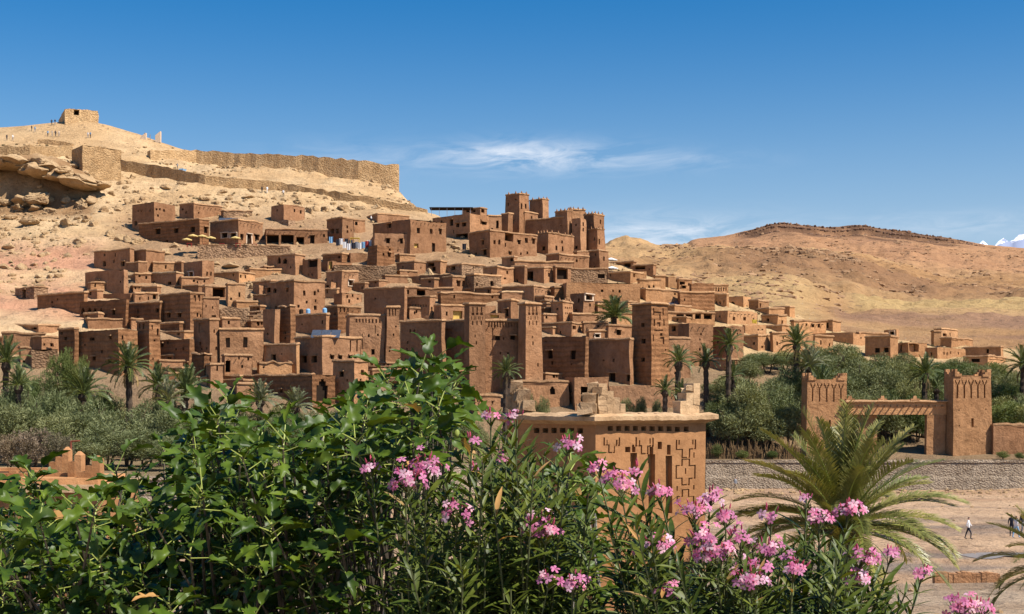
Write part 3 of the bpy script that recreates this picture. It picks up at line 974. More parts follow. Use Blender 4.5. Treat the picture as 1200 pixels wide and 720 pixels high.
    if caps:
        ring = []
        for i in range(4):
            A, B = P[i], P[(i + 1) % 4]
            L = (B - A).length
            nn = max(2, int(L / capseg))
            nrm = Vector(((B - A).y, -(B - A).x, 0)).normalized()
            pn = Vector(((A - P[i - 1]).y, -(A - P[i - 1]).x, 0)).normalized()
            for k in range(nn):
                p = A + (B - A) * (k / nn)
                o = nrm + pn if k == 0 else nrm
                ring.append((p, o))
        vs = []; fs = []
        N = len(ring)
        for (p, o) in ring:
            j = rng.uniform(-.05, .05) * capj; jz = rng.uniform(-.07, .07) * capj - (ragged * abs(rng.gauss(0, .5)) if ragged else 0)
            for (off, z) in ((-0.35, -0.20), (0.0, -0.16), (capo + j, -0.05 + jz * .5), (capo + j, 0.06 + jz), (capo * .25 + j, caph + jz), (-0.40, caph * .8 + jz)):
                vs.append((p.x + o.x * off, p.y + o.y * off, ztop + z))
        for i in range(N):
            i2 = (i + 1) % N
            for k in range(6):
                k2 = (k + 1) % 6
                fs.append((i * 6 + k, i2 * 6 + k, i2 * 6 + k2, i * 6 + k2))
        mk_obj('coping', tx(vs), fs, MAT[cap], root)
    if not horns and cat == 'house' and s > 3.5 and H > 3 and rng.random() < .4:
        for k in range(int(s / 1.1)):
            p = C + eR * (.6 + 1.1 * k + rng.uniform(-.15, .15))
            mb = MB()
            mb.tube([(p.x - nR.x * .1, p.y - nR.y * .1, ztop - .62), (p.x + nR.x * rng.uniform(.25, .55), p.y + nR.y * .4, ztop - .62 + rng.uniform(-.05, .03))], .07, 4)
            mb.v = list(map(tuple, tx(mb.v)))
            mb.build('beam_end', MAT['old_wood'], root)
    for k in range(horns):
        i, fr = divmod(k, max(1, horns // 2)); fr = (fr + 0.5) / max(1, horns // 2)
        A, e, Wd = (P[0], eL, t) if i == 0 else (P[0], eR, s)
        p = A + e * (Wd * (fr if horns > 2 else 0.12))
        mb = MB()
        mb.box((p.x, p.y, ztop + .3), (.34, .34, .32), rz=al, taper=.3)
        mb.box((p.x, p.y, ztop + .58), (.2, .2, .3), rz=al, taper=.7)
        mb.v = list(map(tuple, tx(mb.v)))
        mb.build('merlon', M, root)
    HOUSES.append((root, C, P, zb, ztop, d))
    if label and cat != 'x' and 'filling a gap' not in label:
        LAND.append(((xl + xr) / 2, (yt + yb) / 2, label))
    return root, (C, eL, eR, t, s, zb, ztop, P)

SM, CO, OC, RU = 'mud_smooth', 'mud_coarse', 'mud_ochre', 'rubble'
TBL = [
 # --- cafe level, below the bare slope
 (155,181,205,237,274,[(184,246,2,2.5),(188,246,2,2.5),(192.5,247,2,3),(159,262,3,5),(162,248,1.5,2),(166,248,1.5,2)],'tall plain block behind the cafe with a row of tiny square vents',{}),
 (210.5,227,260,238.5,259,[],'windowless block with wide lit wall behind the cafe roof',{}),
 (163,234,245,256.5,291,[(185,271,6,7),(207,270,5,6),(226,269,5,7),(172,288,4,6,'w'),(189.5,287,5,4),(241.5,269.5,4,7)],'long house with three black windows on its shaded wall, left of the cafe terrace',{'a':42,'mat':CO}),
 (246,279,308,257.5,286.5,[(263.5,276,7,7,'f'),(273.5,276,6,6.5,'f'),(283,278,4,7),(292,280.5,5,12,'f'),(301,279,5,8)],'cafe house with pale framed windows behind the yellow parasols',{'a':46}),
 (259,262,296,246,258,[],'low rubble wall block above the cafe roof with a sagging top',{'mat':RU,'ragged':.3,'a':70}),
 (317.5,332.5,357,239,262,[(353,249,2,4)],'lone cube house standing highest above the open porch',{}),
 (320,338,346,256.5,266,[],'crumbling roofless wall in front of the highest cube house',{'mat':RU,'ragged':.7,'caps':False}),
 (306,312,384,268,288,[(320,281,14,12,'o'),(337,281,15,12,'o'),(352,282,9,9,'o'),(366,281,5,11)],'wide low building with three dark open porches beside the cafe',{'a':66}),
 (226,232,340,287,304,[],'rubble retaining wall carrying the cafe terrace',{'mat':RU,'a':68,'cat':'wall','name':'terrace_wall','capo':.03,'caph':.1}),
 (383,401,414,256,287,[(407,266,2,3),(407,271.5,2,3.2),(389,271,5,6,'o'),(395,271,4,6,'o')],'small two storey house with stacked slit windows above the market',{}),
 (414,415.5,428,258,273,[(418,262,3,4)],'tiny lit annex wedged above the market stall',{'a':70}),
 (437,481,523,256.5,300,[(456,265,5,6),(490.5,270,3.5,6),(505.5,271,3,6),(516.5,271.5,3,6),(488,288,5,5,'y'),(508,291,4,11)],'large house with a long shaded wall and a small yellow shutter',{'a':50}),
 (429,439,482,273,299,[(455,282,4,6),(470.5,283,4,6)],'terrace block with two brown windows in front of the yellow shutter house',{'a':66}),
 (424,442,480,251,262,[],'narrow upper storey behind the terrace on the long shaded house',{'a':66}),
 (430.5,441.5,462,287,314,[(456,299,3,5),(449,298,2,3)],'rough battered watch tower stump below the market',{'mat':CO,'taper':.1}),
 (406,411,430,296,309,[],'low parapet wall in front of the market clothes',{'a':65,'cat':'wall','name':'parapet_wall'}),
 (384,392,465,309,331,[],'rubble terrace wall under the watch tower stump',{'mat':RU,'a':70,'ragged':.5,'caps':False,'cat':'wall','name':'terrace_wall'}),
 (507,551,573,250,282,[(529,261,4,8),(536.5,264,4,5),(544,263,5,5),(541,277,14,8,'o'),(563.5,260,1.5,6),(567.5,262,5,3)],'house with laundry and dark porch under the rooftop pergola',{}),
 (541,563,571,243.5,251,[(548,247,4,4),(555,247,4,4),(566,247,4,4)],'small rooftop room open on the pergola house',{}),
 (570,572,590,252.5,276,[(583,263,3,9)],'slim lit house with one tall doorway beside the pergola house',{'a':68}),
 # --- citadel
 (550,574.5,629.5,270.5,303,[(566,284,3,6),(568,296,5,7),(579.5,284,2.5,5),(585,284,2.5,5),(608.5,284,3,5),(616.5,282,3.5,6),(625,282.5,3.5,6),(598,297,3,4),(610,298,2,3),(618,296.5,2,3),(596.5,277,10,11,'o')],'wide citadel front house with three upper windows and a dark balcony',{'a':54}),
 (592,608.5,620,227,266,[(611,242,2,6),(616,242,2,5),(604,234,2,2)],'tallest square tower of the citadel with two narrow windows',{'d':318,'horns':4,'taper':.05}),
 (620,636,643,233.5,258,[],'second square citadel tower with blank walls and corner points',{'d':323,'horns':4,'taper':.05}),
 (588,595.6,601,250,271,[],'short slender turret at the foot of the tallest tower',{'d':312,}),
 (608,614.5,630,248,264,[],'low stepped block against the tallest citadel tower',{'d':319,}),
 (600,661,664,254.5,274,[(657,266,2,3)],'long windowless shaded curtain wall joining the citadel towers',{'d':314,'a':42,'cat':'wall','name':'curtain_wall'}),
 (650,665,670.5,247,275,[(657,264,2,3),(668,262,1.5,4)],'square tower ending the shaded curtain wall',{'d':313.3,'horns':6,'taper':.05}),
 (666,670,685.5,245.5,258,[],'pale rear citadel block with a row of corner points',{'d':321,'horns':6,'a':66}),
 (670,680.5,687,255.5,294,[(675,264,2,3),(675,290,3,4),(683.5,263,1.5,4),(683.5,269,1.5,4)],'tall narrow citadel tower with two slits on its lit side',{'d':312,'taper':.06}),
 (684,696,708,251,294,[(704,260,1.5,5),(706,272,1.5,4)],'outermost citadel tower against the sky above the parasols',{'d':317,'horns':6,'taper':.08}),
 (690,700.6,709,268,294,[(702.5,283,1.5,7),(697,280,1.5,4)],'buttress tower in front of the outermost citadel tower',{'d':313,'taper':.06,'horns':4}),
 (629,642.5,673,273,300,[(637,291,4,5),(652,291,2,5),(659,292,2,5)],'citadel house with pale streaked front and two slit windows',{'horns':8}),
 (640,655,690,298,317,[],'plain low annex below the pale streaked citadel house',{'a':52}),
 (672,676,690,295,305,[],'small roofed step at the base of the narrow citadel tower',{'a':66}),
 (690,702.5,713,293.5,320,[(708,303.5,2,5)],'corner house with one slit beside the white parasols',{}),
 (598,603,672,306.5,316,[],'long low wall block running under the citadel houses',{'a':70}),
 # --- upper left cluster
 (110,152,157,292,317,[(122,309,4,6),(144,309,4,6)],'reddish shaded house with two windows at the foot of the pink slope',{'a':42}),
 (151,171,192.5,293.5,319,[(162,313,3,5),(178.5,313,2,4),(187.5,312,3,7)],'house with grey patched corner and pink lit wall',{}),
 (100,145,150,316,347,[(115,332,5,7)],'dark plain house with one square window and a collapsed corner',{'a':42}),
 (148,206,215,319.5,337,[(162.5,331,4,4),(180,331,3,3),(198,332,4,4)],'long low house with whitish roof edge and three small windows',{'a':43,'cap':'cap_straw'}),
 (215,236.5,251,304.5,335,[(224,321.5,5,6,'f'),(242,321,2,5),(247,321,2,5)],'house with a pale framed window below the terrace wall',{}),
 (195,213,216,307.5,321,[(205,311,2,2)],'low shaded shed touching the pale framed window house',{'a':44}),
 (120,138,141,331.5,343,[],'broken mud wall with stepped top above the arcade house',{'ragged':.4,'a':42}),
 (139,184,188,336,346,[(170,341,1.5,2)],'narrow shaded terrace wall above the white trimmed doorway',{'a':42}),
 (102,153,157,342.5,354,[],'long shaded parapet block above the four arched niches',{'a':42}),
 (153,158,185,343.5,356,[(181,349,4,8),(164,350,1.5,4),(174,350,1.5,4)],'bright patched wall with a dark doorway at its end',{'a':66}),
 (44,98,102,343,369,[],'rough retaining house wall beside the pink slope',{'a':40,'mat':CO}),
 (18,40,56,336,352,[(28.5,345,4,10)],'small ruined hut with dark doorway on the pink slope',{'mat':RU,'ragged':.5}),
 (93,148,151,350.5,386,[(96.5,365,4,8,'a'),(104,365,4,8,'a'),(111,365,4,8,'a'),(119,364.5,3,8,'a'),(134,366,3,6),(130.5,375,1.5,4)],'rough house with a row of four arched niches',{'a':40,'mat':CO}),
 (149,187,190,354.5,386,[(162,365,2,5),(184,364.5,4,5)],'rough layered house with two small windows next to the arched niches',{'a':40,'mat':CO}),
 (187,222.5,239,344,394,[(198,369.5,4,6,'l'),(210.5,369.5,4,6,'l'),(185,365,4,5),(232,369,2,5),(233,350,3,7,'n'),(228,350,3,7,'n')],'tall layered house with two pale linteled windows on the shaded wall',{'mat':CO}),
 (236,238.5,257,349.5,388,[(251,371,5,2),(250,361,1.5,3)],'lit narrow house joined to the tall layered house',{'a':68}),
 (237,241,266,336,352,[(256.5,342.5,15,11,'o')],'open fronted shelter with one wide black opening',{'a':66}),
 (265,267.5,287,333,360,[(280.5,345.5,2,5)],'lit tall house with single slit beside the black opening shelter',{'a':68,'mat':OC}),
 (255,258,290,359.5,384,[],'rubble wall behind the outside staircase',{'a':68,'mat':RU,'ragged':.3,'cat':'wall','name':'rubble_wall'}),
 # --- lower left
 (91,139,161,385.5,442,[(107.5,397,6,4),(129.5,395.5,3,4),(144,395.5,2,5),(110,420,4,5),(128,423,3,4)],'big layered house behind the tall palm with a lit end wall',{'mat':CO,'a':44}),
 (69,87,92,385.5,432,[(77,397,3,4)],'narrow layered house with a pale pilaster at its corner',{'mat':CO,'a':44}),
 (160,174.5,187.5,376.5,434,[(185,389,2,8),(178,383,2,5,'n'),(163,382,2,6,'n'),(168,382,2,6,'n')],'square corner tower with niches rising behind the palms',{'mat':CO,'taper':.04}),
 (179,222,228,397,434,[(189.5,405,3,5),(197.5,427.5,5,6,'l'),(218,427.5,5,6,'l'),(215,409,2,3),(206,410,2,2)],'shaded layered house with two black doorways between two towers',{'mat':CO,'a':42}),
 (227,245.5,257.5,374.5,434,[(236,384,7,11,'n'),(236,409,2,3),(242,408,2,3),(251,388,2,4),(253,408,2,4)],'square tower with a tall arched niche under its top',{'taper':.05}),
 (253,257.5,308,385.5,432,[(267.5,401.5,5,12,'w'),(287.5,400.5,5,12,'w')],'bright house with two tall brown shuttered windows',{'a':70}),
 (260,263,295,416.5,446,[(281,420,2,4),(291,421,2,4),(267,430,6,14,'o')],'lower bright wall in front of the shuttered house',{'a':70}),
 (240,246.5,261,427,456,[(254,431,2,7)],'narrow lit house end at the palm tops',{'a':60}),
 (225,239,247,413.5,450,[(248,422,4,6)],'ruined house corner stepping down to the palms',{'mat':CO,'ragged':.5}),
 (308,322,328,362,405,[],'dark narrow house with a small balcony beside the ruined tower',{}),
 (326,340,346,358,406,[(334,390,2,3)],'ruined dark tower with peeling plaster and a lit edge',{'mat':CO,'ragged':.35,'taper':.04}),
 (302,347.5,351,403.5,441,[(320,419.5,6,7),(330,436,4,4)],'reddish shaded courtyard house behind stepped parapets',{'a':42,'mat':OC}),
 (301,304,342,424,444,[(309,431,2,2)],'bright broken parapet wall with stepped points',{'a':70,'ragged':.8,'cat':'wall','name':'parapet_wall','mat':OC}),
 (268,365,368,439.5,480,[(330,458,3,4),(344,458,2,3)],'long rough mud wall next to the black archway',{'a':38,'mat':CO,'ragged':.15,'cat':'wall','name':'village_wall'}),
 (363,366,393,438,482,[(377.5,458,13,26,'ao')],'rounded wall piece with a black archway',{'a':66,'mat':CO,'ragged':.4,'cat':'wall','name':'archway_wall'}),
 (390,415,432,423.5,478,[(400,438.5,5,7,'l'),(425,437,4,6)],'low house with one black window behind the fig tree top',{'a':44}),
 (0,2,52,391,418,[],'long plain low house at the village edge above the left palms',{'a':58}),
 (-20,49,71,395,422,[(60.5,405,4,4)],'low shaded house with one square black opening at the village edge',{'a':44}),
 (22,24,36,408,428,[(28.5,425,3,5)],'tiny cube house with one slit near the green bushes',{'a':66}),
 (4,45,70,380.5,392,[(40,385,6,3)],'flat shaded shed under the pale rock at the village edge',{'a':46}),
 (34,37,68,409,434,[],'rubble garden wall beside the tiny cube house',{'a':66,'mat':RU,'ragged':.4,'cat':'wall','name':'garden_wall'}),
 # --- centre
 (313,346,357,298,323,[(327,305,4.5,8,'a'),(334,306,4.5,7,'a'),(355.5,305.5,2.5,4,'a')],'house with twin black arched windows on a red shaded wall',{'a':44}),
 (354,372,376,303,328,[(367,309,13,9,'o'),(361,322,1.5,3),(365,322,1.5,3)],'shaded house with a railed balcony next to the arched windows',{'a':46}),
 (373,384,412,306,320,[(387.5,311,4,9,'y')],'low house with a yellow wooden door on a roof terrace',{'a':60}),
 (383,401,420,317.5,347,[(411.5,331.5,4.5,6,'f'),(406.5,346,2,4),(413,344,2,4)],'house with one white framed window below the yellow door',{}),
 (296,317,345,329.5,346,[(315,340,5,6)],'shaded terrace house with potted plants on its roof edge',{'a':45}),
 (317,344.5,380.5,329,371,[(322,340,4,6,'a'),(337,339.5,3,5),(356.5,343.5,2.5,6),(368.5,344,2.5,5),(370,361,3.5,5)],'large bright house with two neat windows beside a railed balcony',{'a':52}),
 (296,328,345,344.5,364,[],'low terrace wall house under the large bright house',{'a':45}),
 (297,304,318,333.5,346,[(310,338,1,1)],'small lit cube projecting on the potted plant terrace',{}),
 (380,388,403,330,347,[(384,336,4,3)],'narrow lit house squeezed beside the large bright house',{}),
 (391,401,424,343.5,362,[(407,347.5,2,4),(413,346,2,4)],'house with two slits above the decorated parapet tower',{'a':54}),
 (344,382,386,368.5,400,[],'dark terrace wall with water tanks standing on top',{'a':42}),
 (382,396,423,359.5,392,[(399,363,1.5,6,'n'),(403,363,1.5,6,'n'),(407,363,1.5,6,'n')],'decorated tower block with three arrow niches',{'mat':CO,'a':52}),
 (406,410,451,369.5,430,[(432.5,393.5,2,4),(443,392.5,2,3),(437,412.5,4,6),(440,386,1,10,'n'),(425,400,1,18,'n')],'lit kasbah front with a band of small square niches',{'a':72,'deco':[(415.5,447,374,378.5,8)]}),
 (449.5,453,469,360,430,[(461,392.5,2,3),(457,408,1.5,2),(457,412,1.5,2),(456.5,366,1.6,8,'n'),(460.5,366,1.6,8,'n'),(464,366,1.6,8,'n')],'slender decorated kasbah tower with three niches near its top',{'a':70,'taper':.10}),
 (346,378,423,395,446,[(356.5,421,6,8,'l'),(368.5,421,6,8,'l'),(390,419,4,5,'l'),(399.5,419,4,5,'l'),(411.5,418,4,4,'l'),(417.5,418,3.5,4,'l'),(411,405,2,13,'n'),(418.5,405,2,13,'n')],'house carrying solar panels with six linteled windows',{'a':52}),
 (469,518,522,375.5,445,[(481,388,2,4),(486,388,2,4),(478,402,2,3)],'deep shaded wall between the slender kasbah tower and the twin towers',{'a':41}),
 (427,474,477,337,378,[(440,350,2,2)],'large dark blank wall above the decorated kasbah',{'a':42}),
 (471,503.5,510,348,376,[(506,362,2,4,'n')],'dark wall with a line of small triangular vents',{'a':43,'deco':[(474,501,357,360,9)]}),
 (473,476,531,338,349,[(478,343,3,5),(494,343.5,10,7,'o')],'roof terrace rooms with small brown doorway above the vented wall',{'a':70}),
 (464.5,485.5,499,307,324,[],'cube house with a dark left wall below the yellow shutter house',{}),
 (498,516,523.5,305.5,322,[(508,315,5,6),(505,310,8,5,'o')],'small open court house with a black doorway',{}),
 (523,541,568,309.5,323,[(554,313.5,1.2,4),(531,314,5,5,'o')],'low rough house beside the open court',{'mat':RU,'a':56}),
 (463,528,532,321,339,[],'long dark ruined wall with broken arches in front',{'a':41,'ragged':.3}),
 (519,530,550,324.5,350,[(537,332.5,3.5,6),(543,332.5,3.5,6)],'lit hut with two blue grey windows side by side',{}),
 (546,556,587.5,321.5,349,[(559.5,333,2,4),(576.5,332.5,4,7)],'pale stone house with one large window and one slit',{'mat':RU,'a':56}),
 (566,582,602,313,335,[],'blank lit house between the stone house and the open porch',{}),
 (600,614.5,618,312.5,334,[(606,330,3,4)],'narrow shaded block left of the deep open porch',{}),
 (614,637,648,313.5,333,[(620,324,9,13,'o'),(643,322.5,2,4)],'house with a deep open porch under the long low wall',{'a':44}),
 (586,626,654,335.5,354,[],'low house with wide pale roof edge over the stone house yard',{'a':46}),
 (584,588,628,342.5,354,[],'garden terrace wall with a white top in front of the low house',{'a':70,'cap':'cap_straw','cat':'wall','name':'parapet_wall'}),
 (648,651,669,313.5,332,[(659,321.5,13,12,'o')],'shelter with a square black opening beside the latticed rubble wall',{'a':70}),
 (665,668,712,315,332,[(705,324,8,5)],'latticed rubble wall below the citadel corner',{'a':72,'mat':RU}),
 (654,663.5,750,331,355,[(658,342,2,4),(705,341,3,3),(692,347,10,4,'o')],'very long bright house wall above the big bushy palm',{'a':64,'mat':OC}),
 (668,683.5,697,343.5,370,[(678,352,2,5),(689.5,348.5,8,6,'f')],'house with one framed black opening left of the big bushy palm',{}),
 (681,736,746,353.5,372,[(700,362,4,2)],'long reddish shaded wall behind the big bushy palm',{'a':44,'mat':OC}),
 (645.5,660,671,354.5,380,[],'small cube tower with patterned lit side',{'horns':4,'deco':[(662,670,360,362,4),(662,670,366,368,4)]}),
 (634,670,684,378.5,395,[(673,384,4,4)],'low roof block under the small cube tower',{'a':46}),
 (667,671,701,367.5,380,[],'pale flat roof block beside the small cube tower',{'a':68}),
 (682,684,712,378,392,[],'plain parapet between the cube tower and the bushy palm',{'a':68}),
 (635,686,690,393,449,[(644,416,6,10),(672,416,6,10)],'rough shaded wall with two large black windows beside the right twin tower',{'a':42,'mat':CO}),
 (685,738,743,398,452,[(717,443,8,11,'l'),(736,443,4,8)],'smooth dark wall with black doorway next to the patterned corner tower',{'a':42}),
 (687,691,713,388,400,[(700,394,5,4,'f')],'tiny lit rooftop hut with one framed window',{'a':66}),
 (710,713,742,382,399,[(724.5,390,5,6)],'lit rooftop hut with a black window touching the patterned tower',{'a':66}),
 (504,547,551,376,444,[(526,398,9,26,'n')],'dark recessed alley wall left of the twin tower',{'a':41}),
 (508.5,517,545,357.5,380,[(536,369.5,12,10,'oy'),(523,367,2,5)],'house with a straw coloured open room above the twin towers',{'a':60}),
 (583,599,607,352.5,378,[(594,366,4,9)],'dark fronted hut between the twin towers',{}),
 (564,568,581,357.5,370,[],'small lit parapet behind the left twin tower',{'a':66}),
 (566,569,592,366,379,[(580,371,10,3,'oy')],'straw filled roof loft between the twin towers',{'a':68}),
 (547,549.5,620,375.5,474,[(583,396.5,6,5,'l'),(600.5,395.5,6,5,'l'),(590,397,1.5,3),(577,397,1.2,26,'n'),(559,420,1.5,4)],'tall plain facade joining the twin towers',{'a':72,'d':199.5,'deco':[(571,614,377,383.5,13)]}),
 (598,603,666,447.5,482,[(647.5,458,6,10,'a')],'low garden wall with an arched niche below the twin towers',{'a':70,'cat':'wall','name':'garden_wall'}),
 (661,673,714,441,482,[(685.5,462,11,18,'o'),(669,462,2,5)],'small gatehouse with open doorway below the dark wall',{'a':58,'capo':.5}),
 (712,715,792,451.5,480,[],'long plain garden wall below the patterned corner tower',{'a':70,'cat':'wall','name':'garden_wall'}),
 (548,557,587,464.5,492,[],'low shed wall below the left twin tower',{'a':62}),
 # --- right
 (713,742,745,307,317,[(722,311,6,5,'o'),(735,311,8,5,'o')],'shaded tea terrace with open sides beside the white parasols',{'a':44}),
 (742,766,769,310,326,[(750,313.5,12,5,'o')],'open roof shelter on dark posts above the straw mound',{'a':44}),
 (721,724,758,316.5,328,[],'lit low wall house under the open roof shelter',{'a':68,'mat':OC}),
 (747,750,775,327.5,342,[(761,335.5,2.5,4,'a'),(766.5,335.5,2.5,4,'a'),(753,337,1.5,2)],'orange lit house with two small arched windows',{'a':66,'mat':OC}),
 (766,768.5,779.5,323.5,338,[],'narrow orange block against the bare ridge',{'a':68,'mat':OC}),
 (777.5,783,796,323.5,338,[],'upper orange cube with a dark side on the bare ridge',{'mat':OC}),
 (793,795.5,811,327.5,343,[(799.5,332,7,4,'o'),(802,336.5,5,3)],'orange hut with a wide dark opening near the niche banded wall',{'a':68,'mat':OC}),
 (808,810.5,836,331,362,[],'rough tall rampart like wall on the ridge',{'a':70,'mat':CO}),
 (819,822,853,333.5,348,[],'wall topped by a row of slanted niches on the ridge',{'a':68,'mat':OC,'deco':[(823,852,337,341.5,10)]}),
 (748,757,797,339,354,[],'long lit house behind the patterned corner tower',{'a':60,'mat':OC}),
 (794,797,837,342,360,[(802,351,1.5,3)],'plain wall house next to the blue solar panels',{'a':70,'mat':CO}),
 (781,791,811,358,368,[],'low orange cube below the blue solar panels',{'mat':OC}),
 (780,783,838,366,377,[(797,371,8,6,'o'),(807,371,8,6,'o'),(818,371,8,6,'o'),(830,371,9,6,'o')],'roof cafe with a row of four dark bays',{'a':70,'mat':OC}),
 (836,851.5,854,345,361,[(839.5,355,2,4),(844,355,2,4)],'shaded cube with two slits below the slanted niche wall',{'mat':OC}),
 (850,871,880,347,361,[(858.5,356.5,5,5,'a')],'shaded cube with one arched black opening on the ridge',{'mat':OC,'a':44}),
 (877,888,901,352.5,365,[(890.5,358,2.5,5)],'orange cube with one doorway stepping down the ridge',{'mat':OC}),
 (831,853,888,363.5,380,[(860.5,374,3,4),(873,374,3,4)],'wide orange house with two square windows in a row',{'mat':OC,'a':50}),
 (795,808,836,379,430,[(820.5,398,1.5,2),(820.5,409,2,3)],'tall plain lit house behind the three young palms',{'a':66}),
 (781,784,809,396.5,446,[],'stepped wall house beside the patterned corner tower foot',{'a':68}),
 (784,799,804,381,399,[(790,386,5,6,'o')],'dark niche house with pale slab roofs beside the patterned corner tower',{}),
 (835,852,871.5,381,430,[(863,388,1.5,2),(867,388,1.5,2),(861,407,2,3),(866,410,1.5,2)],'tall corner house with dark side behind the tallest slim palm',{'a':52}),
 (907,926,931.5,360,372,[],'last shaded cube high on the descending ridge',{'mat':OC}),
 (887,901,919.5,361.5,370,[],'low orange step house below the last ridge cube',{'mat':OC,'a':58}),
 (892,911.5,922,369.5,382,[(900,375.5,3,4),(916.5,377,2,4)],'orange house with a black opening on its shaded side',{'mat':OC}),
 (926,930,968,376,389,[(935,381,2,3),(945,381,2,3),(953,382,3,4),(960,382,3,5)],'orange house with four small windows in a row',{'mat':OC,'a':68}),
 (963,976,985.5,376.5,389,[(969,382,4,6,'o')],'cube with a dark doorway at the end of the four window house',{'mat':OC}),
 (870,873,898,380,391,[(888,387,2,1.5),(893,387,2,1.5)],'low orange wall with a white bundle on it',{'mat':OC,'a':68}),
 (896,916,926,381.5,391,[],'shaded terrace below the four window house',{'mat':OC,'a':44}),
 (870,888,904.5,393,412,[],'house with dark left wall above the grey green trees',{'mat':OC}),
 (902,905.5,932,390.5,413,[(910,403,2,4)],'plain orange house behind the shaggy palm',{'mat':OC,'a':68}),
 (925,928.5,953,391.5,413,[],'windowless orange house between the shaggy palm and the trees',{'mat':OC,'a':68}),
 (951,955,976,394.5,412,[(962,402,2,5)],'orange house with one slit rising over the trees',{'mat':OC,'a':66}),
 (952,1000,1016,389.8,404,[],'long dark fronted house above the grove',{'mat':OC,'a':44}),
 (1004,1007,1041,390.5,402,[],'long orange parapet house above the grove',{'mat':OC,'a':68}),
 (1036,1050.5,1053.5,386.5,398,[(1045.5,391,5,4,'f')],'rooftop room with one framed opening above the black windowed house',{'mat':OC}),
 (1014,1044,1052.5,394.5,421,[(1028.5,411,6,6),(1039,410.5,6,6)],'shaded house with two big black windows over the grove',{'mat':OC,'a':45}),
 (1051,1064,1087,401.5,418,[(1057,408,6,8,'o'),(1071,407.5,12,9,'o')],'house with two wide open bays behind the gate grove',{'mat':OC,'a':62}),
 (1085,1099,1131,406.5,421,[(1106,414,1.5,3),(1114,414,1.5,3),(1123,414,1.5,3)],'orange house with three slits at the far end of the village',{'mat':OC}),
 (1129,1173,1176,406.5,420,[(1157,412,3,5)],'long shaded courtyard house ending the village',{'mat':OC,'a':44}),
 (1094,1103,1123,385.5,400,[(1107,392.5,4,3)],'upper cube of the far end stepped house cluster',{'mat':OC}),
 (1091,1094.5,1103,389,406,[],'narrow pillar block beside the upper far cube',{'mat':OC,'a':64}),
 (1102,1115,1140,396.5,408,[],'middle step of the far end house cluster',{'mat':OC}),
 (1129,1157,1178,417.5,430,[(1143,422,10,4)],'low garden house with a wide dark strip behind the gate trees',{'mat':OC,'a':46}),
]
HMAP = {}
for row in TBL:
    xl, xc, xr, yt, yb, wins, lab, kw = row
    a0 = kw.get('a', 48)
    kw = dict(kw, a=33 if a0 < 47 else (40 if a0 < 50 else (47 if a0 < 58 else a0)))
    if xr - xc > 40 and kw['a'] >= 58:
        kw['a'] = max(kw['a'], 79)
    wins = [w if len(w) > 4 or w[2] < 2.8 or w[2] > 7 or rng.random() < .5 else w + ('l',) for w in wins]
    if rng.random() < .28 and 'cap' not in kw and 'caps' not in kw and not kw.get('horns') and not kw.get('deco'):
        kw = dict(kw, caps=False, ragged=kw.get('ragged', 0) + .28)
    wins = list(wins)
    def clear(x, y):
        return all(abs(x - w[0]) > w[2] / 2 + 2.6 or abs(y - w[1]) > w[3] / 2 + 3.2 for w in wins)
    for (x0_, x1_) in ((xl, xc), (xc, xr)):
        if x1_ - x0_ > 12 and yb - yt > 13 and kw.get('cat') != 'wall' and kw.get('mat') != RU:
            for q in range(rng.randint(1, 2 + int((x1_ - x0_) * (yb - yt) / 700))):
                x_ = rng.uniform(x0_ + 3, x1_ - 3); y_ = rng.uniform(yt + 5, yb - 5)
                if clear(x_, y_):
                    wins.append((x_, y_, rng.uniform(1.2, 2.6), rng.uniform(2.0, 4.2)))
    HMAP[lab] = house(xl, xc, xr, yt, yb, wins, lab, **kw)

# decorated kasbah towers
def pat(x0, x1, y0, y1):
    """incised tower ornament: columns of niches between x0..x1, rows y0..y1"""
    out = []
    w = (x1 - x0)
    for k in range(3):
        x = x0 + w * (k + .5) / 3
        out += [(x, y0 + 4, w * .10, 6, 'n'), (x, y0 + 9, w * .2, 3, 'n'), (x - w * .1, y0 + 14, w * .05, 4, 'n'), (x + w * .1, y0 + 14, w * .05, 4, 'n'),
                (x, y0 + 19.5, w * .09, 5, 'n')]
    return [o for o in out if o[1] < y1]
house(544, 550, 569, 356, 474, pat(551.5, 567, 359, 392) + [(558.5, 402, 1.5, 4), (557.5, 432, 1.5, 4), (557, 394, 1.2, 3)], 'left twin tower with incised ornament joined to the plain facade', a=68, d=197.2, taper=.06,
      cat='tower', name='kasbah_tower', wob=.06, wstep=1.2, capo=.2)
house(607, 616, 635.5, 356, 450, pat(618, 632, 359, 392) + [(625, 402, 1.5, 4), (630, 428, 1.5, 4), (624, 395, 1.2, 3)], 'right twin tower with incised ornament and flared foot', a=66, d=197.6, taper=.17,
      cat='tower', name='kasbah_tower', wob=.06, wstep=1.2, capo=.2)
house(740, 763.5, 784, 355.5, 453, [(753.5, 381, 4, 5), (754, 400, 5, 6), (754, 422, 4, 5), (772, 370, 5, 9, 'n'), (772, 366, 12, 1.5, 'n'), (772, 380, 4, 5, 'n'), (775, 392, 3, 3), (776, 399, 5, 8, 'n'),
      (766.5, 365, 1.5, 8, 'n'), (778, 365, 1.5, 8, 'n'), (767, 378, 1.5, 8, 'n'), (778.5, 378, 1.5, 8, 'n'), (767, 388, 12, 1, 'n'), (772, 387, 10, 1.2, 'n'), (766, 396, 1.2, 8, 'n'), (780, 410, 1.5, 2)],
      'massive patterned corner tower with dark left side and battered walls', a=50, taper=.12, cat='tower', name='kasbah_tower', mat=CO, capo=.3, wob=.08)

